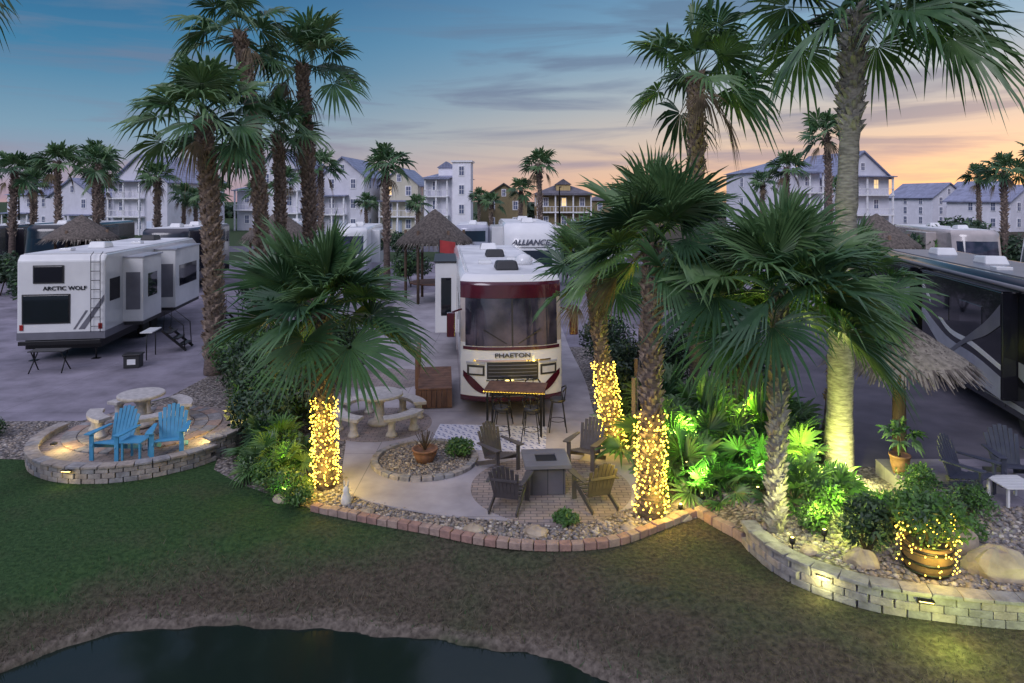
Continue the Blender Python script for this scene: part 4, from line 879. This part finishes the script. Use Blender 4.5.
band([(.5,1.0),(1.2,1.1),(1.9,1.2),(2.55,1.4)],[(.5,1.45),(1.2,1.6),(1.9,1.7),(2.55,1.75)],X-.014,'silver')
MB().tube([(X-.1,1.5,3.52),(X-.1,12.6,3.52)],.055,10).make('awning_roll','grayp',rt)
for y in (2.56,8.56): MB().box(XS-.03,X-.18,y,y+(5.08 if y<5 else 4.08),3.405,3.43).make('slide_topper','charcoal',rt)
for y in (3.2,4.6,6.2,7.8,11.2): MB().box(X-.012,X+.01,y,y+1.1,.5,.78).make('storage_door','charcoal',rt,bevel=.01)
ac(rt,0,3,3.7,'white'); ac(rt,0,7,3.7,'white'); ac(rt,0,10.5,3.7,'white'); vent(rt,-.6,5,3.7); vent(rt,.5,8.7,3.7)
MB().box(-1.0,1.0,.9,12.8,3.701,3.72).make('roof_panel','grayp',rt)
# travel trailer
rt=thing('travel_trailer','white fifth-wheel trailer with slide-outs and dark windows','trailer',(-15.65,23.7,.006),R(9.5))
L,W,H=11.6,2.8,3.72
prof=[(0,.75),(.02,3.5),(.2,3.7),(L-1.2,3.7),(L-.2,3.3),(L,2.6),(L-.3,1.9),(L-2.3,1.75),(L-2.5,.75)]
b=MB(); b.extrx(prof,-W/2,W/2); b.make('body','white',rt,bevel=.05)
MB().box(-W/2+.2,W/2-.2,.15,L-2.6,.42,.76).make('chassis','bmetal',rt)
MB().box(-W/2-.004,W/2+.004,-.006,L-2.52,.76,1.02).make('lower_skirt','grayp',rt)
MB().box(-W/2+.1,W/2-.1,.25,L-1.4,3.702,3.73).make('roof_sheet','roofw',rt)
def rearwin(x0,x1,z0,z1):
    MB().box(x0,x1,-.03,.02,z0,z1).make('window','glass',rt,bevel=.01)
    MB().box(x0-.04,x1+.04,-.018,.02,z0-.04,z1+.04).make('window_frame','bplast',rt,bevel=.01)
rearwin(-.85,.05,2.75,3.3); rearwin(-1.2,.25,1.35,2.3)
text('ARCTIC WOLF',.19,'lettering','black',rt,(.12,-.012,2.53),(R(90),0,0),.005,.004,1.1)
b=MB(); b.add([(.75,-.01,1.1),(1.38,-.01,2.1),(1.38,-.01,2.3),(.55,-.01,1.1)],[(0,1,2,3)]).add([(.45,-.01,1.1),(.85,-.01,1.75),(.78,-.01,1.75),(.38,-.01,1.1)],[(0,1,2,3)]); b.make('graphic_stripe','grayp',rt)
for sx in (-1,1): MB().box(sx*1.25-.06,sx*1.25+.06,-.03,.0,1.1,1.3).make('tail_light','red',rt,bevel=.01)
MB().box(-1.3,1.3,-.14,-.04,.6,.74).make('bumper','bmetal',rt,bevel=.01)
b=MB()
for x in (.98,1.28): b.tube([(x,-.09,1.0),(x,-.09,3.65),(x,.15,3.78)],.012,6)
for k in range(8): b.tube([(.98,-.09,1.2+k*.32),(1.28,-.09,1.2+k*.32)],.012,6)
b.make('roof_ladder','bmetal',rt)
X=W/2
for (y0,y1,z0,z1,d) in ((1.6,3.6,1.05,3.45,.7),(4.9,8.4,1.05,3.5,.85)):
    sidebox(rt,'slide_out','white',X-.03,X+d,y0,y1,z0,z1); sidewin(rt,X+d,y0+.5,y1-.5,1.9,2.8,1)
    MB().box(X,X+d+.05,y0-.05,y1+.05,z1+.003,z1+.05).make('slide_topper','silver',rt)
    MB().box(X+.04,X+d-.02,y0+.02,y1-.02,z0-.12,z0-.004).make('slide_out_base','bplast',rt)
    MB().box(X+.1,X+d-.1,y0-.008,y0+.01,1.5,2.9).make('slide_out_window','grayp',rt)
sidewin(rt,X,.4,1.3,2.0,2.8,1); sidewin(rt,X,8.8,9.6,2.0,2.9,1)
MB().box(X-.02,X+.015,3.75,4.5,.95,2.95).make('door','grayp',rt,bevel=.01)
ac(rt,0,3.2,3.73); ac(rt,.1,8.4,3.73,'bplast'); vent(rt,-.5,1.6,3.73); vent(rt,.5,5.6,3.73)
for y in (4.2,5.2): wheel(rt,1.2,y,.38,.24,1); wheel(rt,-1.2,y,.38,.24,-1)
for x in(-1,1): MB().tube([(x,.3,.55),(x,.3,0)],.03,6).box(x-.12,x+.12,.18,.42,0,.02).make('stabiliser_jack','bmetal',rt)
st=thing('entry_steps','black folding entry steps beside trailer door','steps',(-13.1,25.6,.006),R(9.5))
b=MB()
for k in range(3): b.box(.15+k*.25,.42+k*.25,-.4,.4,.65-k*.22,.69-k*.22)
b.make('tread','bmetal',st)
for y in (-.41,.41): MB().beam((.1,y,.78),(.95,y,.02),.04,.09).tube([(.15,y,.7),(.2,y,1.5),(.85,y,.95),(.9,y,.1)],.02,5).make('handrail','bmetal',st)
copy_thing(st,(-12.6,29.4,.006),R(9.5))
tb=thing('camp_table','black folding camp stand behind trailer','table',(-15.1,22.3,.006),R(6))
MB().box(-.55,.55,-.25,.25,.68,.71).make('table_top','bplast',tb)
for sx in(-1,1): MB().tube([(sx*.5,-.28,0),(sx*.45,.22,.68)],.02,5).tube([(sx*.5,.28,0),(sx*.45,-.22,.68)],.02,5).make('leg','bmetal',tb)
tb=thing('shelf_table','narrow drop shelf table beside trailer','table',(-12.85,24.3,.006),R(9.5))
MB().box(-.2,.2,-.5,.5,.95,.98).make('table_top','white',tb)
for y in(-.45,.45): MB().tube([(0,y,0),(0,y,.95)],.02,5).make('leg','bmetal',tb)
bn=thing('storage_bin','black lidded plastic storage bin','bin',(-12.7,22.9,.006),R(10))
MB().box(-.25,.25,-.2,.2,0,.4).make('bin_body','bplast',bn,bevel=.02); MB().box(-.28,.28,-.23,.23,.402,.46).make('lid','bmetal',bn,bevel=.015); MB().box(-.13,.13,-.203,-.2,.12,.3).make('bin_label','white',bn)
def rv(loc,rot,L,H,ma,mb_,label,cap='glass',txt=None,stripe='grayp',slope=.22,rd=.22,zk=1.6):
    rt=thing('motorhome' if cap=='wglass' else 'travel_trailer',label,'motorhome' if cap=='wglass' else 'trailer',loc,rot)
    s=Shell(L,2.6,H,z0=.5,slope=slope,bow=.4,zk=zk,rd=rd); s.body([ma,mb_,'roofw'],lambda z,f:1 if z<1.15 else 0,rt,'x')
    b=MB(); s.patch(b,-1.1,1.1,1.95 if cap=='wglass' else 2.3,3.15 if not txt else 3.05,.014,12,4); b.make('windshield' if cap=='wglass' else 'front_cap',cap,rt)
    if cap=='wglass':
        for sx in(-1,1):
            b=MB(); x0,x1=sorted((sx*.72,sx*1.1)); s.patch(b,x0,x1,1.1,1.35,.02,4,2); b.make('headlight','lens',rt)
    for sx in (-1,1):
        for y in (2,L*.7,L*.7+1): wheel(rt,sx*1.14,y,.45,.26,sx)
        sidebox(rt,'slide_out',ma,*(sorted((sx*1.27,sx*1.9))),3,6.5,1.1,H-.25)
        sidewin(rt,sx*1.9,3.5,6,1.9,2.8,sx); sidewin(rt,sx*1.3,8,9.5 if L>9.6 else 8.8,2.0,2.8,sx)
        MB().box(*sorted((sx*1.296,sx*1.31)),.8,L-.3,1.2,1.4).make('side_stripe',stripe,rt)
        for zz in(1.6,2.2): MB().box(*sorted((sx*.3,sx*1.15)),L-.004,L+.02,zz,zz+.4).make('window','glass',rt)
    ac(rt,0,2.8,H); ac(rt,0,L*.65,H); vent(rt,.4,L*.4,H)
    if txt:
        text(txt,.38,'lettering','navy',rt,(0,s.yf(3.45)-.07,3.45),(R(90)-math.atan(slope*1.2),0,0),.012,.01,1.1,.35)
        b=MB(); s.patch(b,-1.0,1.15,3.17,3.21,.018,10,1); b.make('front_trim','charcoal',rt)
    return rt
rv((.95,34.2,.006),R(3),10,4.4,'white','white','white fifth-wheel trailer with dark lettered front cap',txt='ALLIANCE',slope=.32,rd=.75,zk=2.0)
rv((-29.6,43,.006),R(8),11,4.0,'black','charcoal','black motorhome parked near palms')
rv((-20.6,40,.006),R(8),10,3.9,'charcoal','black','dark motorhome parked beyond thatched huts')
rv((-11.2,46,.006),R(4),10,3.7,'white','silver','white motorhome parked by street',cap='wglass')
rv((26.5,34.5,.006),R(-75),11,3.9,'white','silver','white trailer parked behind dark motorhome')
rv((27.5,40,.006),R(-12),11,3.8,'cream','silver','cream motorhome beside thatched hut',cap='wglass')
rv((-36.5,46,.006),R(12),10,3.8,'charcoal','black','dark trailer parked near the street')
rv((7.5,52,.006),R(-5),10,3.7,'white','grayp','white trailer seen beyond planted beds')
rv((-3.2,54,.006),R(2),9,3.6,'silver','grayp','silver trailer parked near street')
rv((-19,55,.006),R(4),10,3.7,'white','silver','white trailer parked near street palms')
dk=thing('wood_deck','small stained wooden deck with railing beside motorhome','deck',(-2.2,19.4,.036),R(5.7))
b=MB()
for k in range(9): b.box(-.48,.48,-1.2+k*.27,-1.2+k*.27+.255,.5,.54)
b.make('deck_boards','wood',dk)
b=MB()
for k in range(7): b.box(-.47+k*.137,-.47+k*.137+.125,-1.2,-1.17,.02,.49)
b.box(-.49,-.45,-1.16,1.2,.05,.49); b.make('skirt_boards','wood',dk)
for x,y in ((-.46,-1.16),(-.46,0),(-.46,1.16)): MB().box(x-.04,x+.04,y-.04,y+.04,.541,1.35).make('railing_post','wood',dk)
MB().box(-.5,-.42,-1.2,1.2,1.352,1.4).box(-.48,-.44,-1.1,1.1,.9,.95).make('railing','wood',dk)
fc=thing('wooden_fence','weathered brown board fence behind palmettos','fence',(2.75,15.0,0),R(78))
b=MB()
for k in range(50): b.box(k*.15,k*.15+.14,-.01,.012,.04,1.65+random.uniform(-.01,.01))
b.make('boards','woodg',fc)
for k in range(5): MB().box(k*1.85-.045,k*1.85+.045,.035,.12,0,1.7).make('fence_post','woodg',fc)
fl=thing('flag_pole','thin pole flying a small red flag','flag',(-3.2,30,0),R(20))
MB().tube([(0,0,0),(0,0,3.9)],.025,6).make('pole','bmetal',fl)
MB().add([(.03+i*.12,.04*math.sin(i*1.3),3.3+q*.55-(i*.02)) for q in (0,1) for i in range(7)],[(i,i+1,i+8,i+7) for i in range(6)],0,True).make('flag_cloth','flag',fl)
up=thing('utility_pedestal','grey electrical hookup pedestal between lots','utility box',(-5.4,24,.0),0,'hookup pedestals')
MB().box(-.12,.12,-.1,.1,0,1.05).make('pedestal_body','grayp',up,bevel=.01); MB().box(-.15,.15,-.13,.13,1.051,1.1).make('cap','grayp',up,bevel=.01)
for p in ((6.8,26,0),(-11.5,30,0),(9.5,38,0)): copy_thing(up,p)
sl=thing('street_lamp','tall dark street lamp along road','street lamp',(-24,72,0),0,'street lamps along road')
MB().tube([(0,0,0),(0,0,6.5),(0,-.3,6.9),(0,-1.0,7)],[.1,.07,.05,.04],8).make('pole','bmetal',sl); MB().box(-.12,.12,-1.4,-.9,6.92,7.02).make('lamp_head','bmetal',sl,bevel=.02)
for x in (-52,5,33,62): copy_thing(sl,(x,72,0))
# ------------------------------------------------------------------ houses
def house(x,y,w,d,h,rot,label,wall='hwhite',roof='roof',kind='gable',storeys=3,porch=True,lit=.04,tower=False,seed=0):
    rt=thing('house',label,'house',(x,y,0),rot,'houses along the street'); rn=random.Random(seed)
    rh=w*.42 if kind=='gable' else w*.2; rh=min(rh,h*.32); wh=h-rh
    b=MB(); b.box(-w/2,w/2,0,d,0,wh)
    if kind=='gable': b.add([(-w/2,0,wh),(w/2,0,wh),(0,0,h-.15)],[(0,1,2)]).add([(-w/2,d,wh),(w/2,d,wh),(0,d,h-.15)],[(2,1,0)])
    b.make('wall',wall,rt)
    b=MB(); e=.5; t=.2
    if kind=='gable':
        k=rh/(w/2)
        for sx in (-1,1):
            xo=sx*(w/2+e); zo=wh-e*k
            b.add([(0,-e,h),(xo,-e,zo),(xo,d+e,zo),(0,d+e,h),(0,-e,h-t-.05),(xo,-e,zo-t),(xo,d+e,zo-t),(0,d+e,h-t-.05)],[(0,1,2,3),(7,6,5,4),(0,4,5,1),(1,5,6,2),(2,6,7,3)])
    else:
        q=min(w,d)*.45; b.add([(-w/2-e,-e,wh),(w/2+e,-e,wh),(w/2+e,d+e,wh),(-w/2-e,d+e,wh),(-w/2+q,d*.5,h),(w/2-q,d*.5,h)],[(0,1,5,4),(1,2,5),(2,3,4,5),(3,0,4),(3,2,1,0)])
    b.make('roof',roof,rt)
    if kind=='hip':
        dw=1.3; y0=d*.12; zz=wh+.25; MB().box(-dw,dw,y0,y0+3,zz,zz+1.5).make('dormer',wall,rt)
        b=MB(); b.add([(-dw-.25,y0-.3,zz+1.45),(0,y0-.3,zz+2.5),(dw+.25,y0-.3,zz+1.45),(-dw-.25,y0+3.2,zz+1.45),(0,y0+3.2,zz+2.5),(dw+.25,y0+3.2,zz+1.45)],[(0,2,1),(0,1,4,3),(1,2,5,4),(3,4,5),(0,3,5,2)]); b.make('dormer_roof',roof,rt)
    if tower:
        MB().box(w*.2,w*.2+3,-.5,3,0,h+1.2).make('tower',wall,rt); MB().box(w*.2-.25,w*.2+3.25,-.75,3.25,h+1.2,h+1.5).make('tower_roof','trim',rt)
    sh_=wh/storeys; ncol=max(2,int(w/3.3))
    wm=MB(); wm.box(-.52,.52,-.08,.0,-.85,.85,0).box(-.36,.36,-.1,-.081,-.70,.70,1).box(-.36,.36,-.12,-.101,-.03,.03,0).box(-.03,.03,-.12,-.101,-.70,-.031,0).box(-.03,.03,-.12,-.101,.031,.70,0)
    wa=wm.make('window',['trim','win'],rt); first=True; wl=None
    for s_ in range(storeys):
        for c in range(ncol):
            X=-w/2+(c+.5)*w/ncol; Z=sh_*(s_+.55)
            if first: o=wa; first=False
            else: o=wa.copy(); COL.objects.link(o)
            o.location=(X,0,Z)
            if rn.random()<lit:
                if wl is None: wl=wa.data.copy(); wl.materials[1]=M['winlit']
                o.data=wl
    for s_ in range(storeys):
        for yy in (d*.25,d*.6):
            for sx in(-1,1):
                o=wa.copy(); COL.objects.link(o); o.data=wa.data; o.location=(sx*w/2,yy,sh_*(s_+.55)); o.rotation_euler=(0,0,sx*R(90))
    if tower:
        for zz in (.35,.62,.88):
            o=wa.copy(); COL.objects.link(o); o.location=(w*.2+1.5,-.5,(h+1.2)*zz)
    if kind=='gable':
        o=wa.copy(); COL.objects.link(o); o.data=wa.data; o.location=(0,0,wh+rh*.35); o.scale=(.8,.8,.8)
    if porch:
        pd=1.3; px0,px1=(-w/2,w/2) if seed%3==0 else ((-w/2,w*.1) if seed%3==1 else (-w*.05,w/2))
        tp=storeys if seed%2 else storeys-1
        for s_ in range(1,tp):
            MB().box(px0,px1,-pd,-.001,sh_*s_-.12,sh_*s_+.1).make('balcony',['trim'],rt)
            b=MB(); b.box(px0,px1,-pd,-pd+.08,sh_*s_+1.0,sh_*s_+1.08)
            for k in range(int((px1-px0)/.6)): b.box(px0+k*.6,px0+k*.6+.05,-pd+.01,-pd+.07,sh_*s_+.1,sh_*s_+1.0)
            b.make('balcony_railing','trim',rt)
        nc=max(2,int((px1-px0)/3.2)); top=sh_*tp-.15
        for k in range(nc+1):
            X=px0+.15+k*(px1-px0-.3)/nc; MB().box(X-.12,X+.12,-pd+.1,-pd+.34,0,top).make('column','trim',rt)
        b=MB(); b.add([(px0-.3,-pd-.3,top),(px1+.3,-pd-.3,top),(px1+.3,-.01,top+.12),(px0-.3,-.01,top+.12),(px0-.3,-pd-.3,top-.15),(px1+.3,-pd-.3,top-.15),(px1+.3,-.01,top-.15),(px0-.3,-.01,top-.15)],[(0,1,2,3),(7,6,5,4),(0,4,5,1),(1,5,6,2),(3,2,6,7),(0,3,7,4)]); b.make('porch_roof',roof,rt)
    MB().box(-.5,.5,-.09,0,.1,2.2).make('door','hblue',rt,loc=(w*.18 if ncol%2 else 0,0,0))
    return rt
house(-60,110,10.5,14,13,R(-14),'white three-storey gabled house with porches',seed=1)
house(-76,118,9,12,9.5,R(-10),'white gabled house near street',seed=2,storeys=2)
house(-47,126,8,12,9.2,R(-8),'white hip-roofed house behind palms',kind='hip',seed=3,storeys=2)
house(-37,108,7.5,13,13.8,R(-6),'white gabled beach house with double galleries',seed=5)
house(-27.8,112,7.2,13,12.8,R(-5),'white gabled beach house with blue-grey roof',seed=4)
house(-19.2,116,6.5,12,11.2,R(-4),'cream narrow three-storey house',wall='hcream',seed=6)
house(-11,112,6.5,12,10.6,R(-3),'white house with square rooftop tower',kind='hip',tower=True,seed=7)
house(-1.5,125,8.5,12,8.8,0,'tan unfinished building under construction',wall='htan',roof='roof2',kind='gable',porch=False,storeys=2,seed=8)
house(9.5,125,10,12,8.8,0,'tan unfinished house with grey shingle roof',wall='htan',roof='roof2',kind='hip',porch=True,storeys=2,seed=9)
house(22,145,10,12,7.5,0,'small distant house with shingle roof',wall='htan',roof='roof2',kind='hip',porch=False,storeys=2,seed=10)
house(45.5,110,9,14,12,R(10),'large white house with stacked porches',kind='hip',seed=11)
house(56.5,110,9.5,14,13.6,R(10),'large white house with gabled blue-grey roof',kind='gable',seed=15)
house(96,150,9,12,9.5,R(15),'distant white gabled house',seed=14)
house(109,150,9,12,10.0,R(15),'distant pale blue gabled house',wall='hblue',seed=13)
house(92,122,8.5,12,8.4,R(20),'white two-storey house near street palms',kind='gable',storeys=2,seed=17)
house(-92,130,12,12,9,R(-20),'white house at end of street',kind='hip',storeys=2,seed=16)
house(34,155,10,12,7.5,0,'distant tan house with gabled roof',wall='htan',kind='gable',storeys=2,porch=False,seed=18)
def walllamp(loc,rot,label,e=5,c=(1,.75,.25),off=(0,-.12,-.06)):
    rt=thing('wall_light',label,'wall light',loc,rot)
    MB().box(-.1,.1,-.02,.0,-.03,.03).box(-.1,.1,-.06,-.021,.015,.03).make('housing','bmetal',rt)
    MB().box(-.085,.085,-.055,-.022,.003,.013).make('lens','lamp',rt)
    plight(rt,off,e,c,.05)
walllamp((4.42,9.66,.27),R(-42),'small warm lamp under wall cap',7,(1,.95,.3),(0,-.16,-.02))
walllamp((5.5,9.08,.27),R(-18),'small warm lamp under wall cap',30,(.9,1,.16),(.15,-.6,.12))
walllamp((7.3,8.82,.27),R(-6),'small warm lamp under wall cap',30,(.85,1,.16),(0,-.55,.12))
walllamp((-8.75,13.43,.27),R(-5),'small warm lamp under patio wall cap',1.2)
for (x,y,e) in ((-6.55,15.3,24),(-9.9,14.75,15)):
    rt=thing('wall_light','warm lamp on inner face of seat wall','wall light',(x,y,.36),0)
    MB().box(-.05,.05,-.05,.05,-.04,0).make('housing','bmetal',rt); MB().box(-.03,.03,-.03,.03,-.048,-.041).make('lens','lamp',rt); plight(rt,(-.22 if x>-8 else .2,.0,.1),e,(1,.74,.22),.08)
# ------------------------------------------------------------------ camera
cam=bpy.data.cameras.new('camera'); co=bpy.data.objects.new('camera',cam); COL.objects.link(co)
co.location=(0,0,5.6); co.rotation_euler=(R(90),0,0); cam.lens=24.0; cam.sensor_width=36; cam.shift_y=-.138; cam.clip_end=5000; SC.camera=co
# ------------------------------------------------------------------ world
w=bpy.data.worlds.new('World'); SC.world=w; w.use_nodes=True; t=w.node_tree; t.nodes.clear()
o=N(t,'ShaderNodeOutputWorld'); bg=N(t,'ShaderNodeBackground'); t.links.new(bg.outputs[0],o.inputs[0])
tc=N(t,'ShaderNodeTexCoord'); sx=N(t,'ShaderNodeSeparateXYZ'); t.links.new(tc.outputs['Generated'],sx.inputs[0])
def ramp(stops):
    r=N(t,'ShaderNodeValToRGB'); e=r.color_ramp.elements
    e[0].position,e[0].color=stops[0][0],c4(stops[0][1]); e[1].position,e[1].color=stops[-1][0],c4(stops[-1][1])
    for p,c in stops[1:-1]: x=e.new(p); x.color=c4(c)
    return r
rL=ramp([(0,(.38,.26,.33)),(.03,(.33,.31,.42)),(.09,(.19,.33,.46)),(.18,(.05,.21,.38)),(.28,(.015,.12,.28)),(.5,(.14,.20,.36)),(.62,(.45,.47,.70)),(1,(.95,.94,1.2))])
rR=ramp([(0,(.95,.54,.28)),(.03,(.92,.57,.35)),(.08,(.72,.55,.44)),(.14,(.45,.48,.51)),(.22,(.22,.40,.56)),(.32,(.11,.27,.46)),(.5,(.14,.22,.38)),(.62,(.45,.47,.70)),(1,(.95,.94,1.2))])
for r_ in (rL,rR): t.links.new(sx.outputs['Z'],r_.inputs[0])
mr=N(t,'ShaderNodeMapRange',interpolation_type='SMOOTHSTEP'); mr.inputs[1].default_value=-.55; mr.inputs[2].default_value=.5
t.links.new(sx.outputs['X'],mr.inputs[0])
mx=N(t,'ShaderNodeMix',data_type='RGBA'); t.links.new(mr.outputs[0],mx.inputs[0]); t.links.new(rL.outputs[0],mx.inputs[6]); t.links.new(rR.outputs[0],mx.inputs[7])
mp=N(t,'ShaderNodeMapping'); mp.inputs['Scale'].default_value=(1.5,1.5,15); mp.inputs['Rotation'].default_value=(0,R(2),0); mp.inputs['Location'].default_value=(3.1,1.7,.4); t.links.new(tc.outputs['Generated'],mp.inputs[0])
nz=N(t,'ShaderNodeTexNoise'); nz.inputs['Scale'].default_value=1.9; nz.inputs['Detail'].default_value=9; nz.inputs['Roughness'].default_value=.55; nz.inputs['Distortion'].default_value=.5; t.links.new(mp.outputs[0],nz.inputs['Vector'])
cr_=ramp([(.47,(0,0,0)),(.62,(1,1,1))]); t.links.new(nz.outputs['Fac'],cr_.inputs[0])
mm=N(t,'ShaderNodeMath',operation='MULTIPLY'); mm.inputs[1].default_value=.8; t.links.new(cr_.outputs[0],mm.inputs[0])
cc_=ramp([(0,(.50,.33,.34)),(.04,(.34,.28,.36)),(.10,(.20,.23,.34)),(.17,(.14,.20,.32)),(.3,(.09,.19,.32)),(.5,(.14,.22,.36)),(.62,(.45,.47,.70)),(1,(.9,.9,1.15))]); t.links.new(sx.outputs['Z'],cc_.inputs[0])
m2=N(t,'ShaderNodeMix',data_type='RGBA'); t.links.new(mm.outputs[0],m2.inputs[0]); t.links.new(mx.outputs[2],m2.inputs[6]); t.links.new(cc_.outputs[0],m2.inputs[7])
sk=N(t,'ShaderNodeTexSky'); sk.sky_type='NISHITA'; sk.sun_disc=False; sk.sun_elevation=R(2); sk.sun_rotation=R(40)
sc=N(t,'ShaderNodeVectorMath',operation='SCALE'); sc.inputs['Scale'].default_value=.015; t.links.new(sk.outputs[0],sc.inputs[0])
ad=N(t,'ShaderNodeVectorMath',operation='ADD'); t.links.new(m2.outputs[2],ad.inputs[0]); t.links.new(sc.outputs[0],ad.inputs[1])
t.links.new(ad.outputs[0],bg.inputs[0]); bg.inputs[1].default_value=1.0
sl_=bpy.data.lights.new('soft_fill','SUN'); sl_.energy=1.45; sl_.angle=R(28); sl_.color=(.90,.87,1.0)  # wide soft lamp added behind the camera as general fill for the dusk
so=bpy.data.objects.new('soft_fill',sl_); COL.objects.link(so); so.rotation_euler=(R(56),0,R(-25))
SC.view_settings.view_transform='Standard'; SC.view_settings.look='None'; SC.view_settings.exposure=0
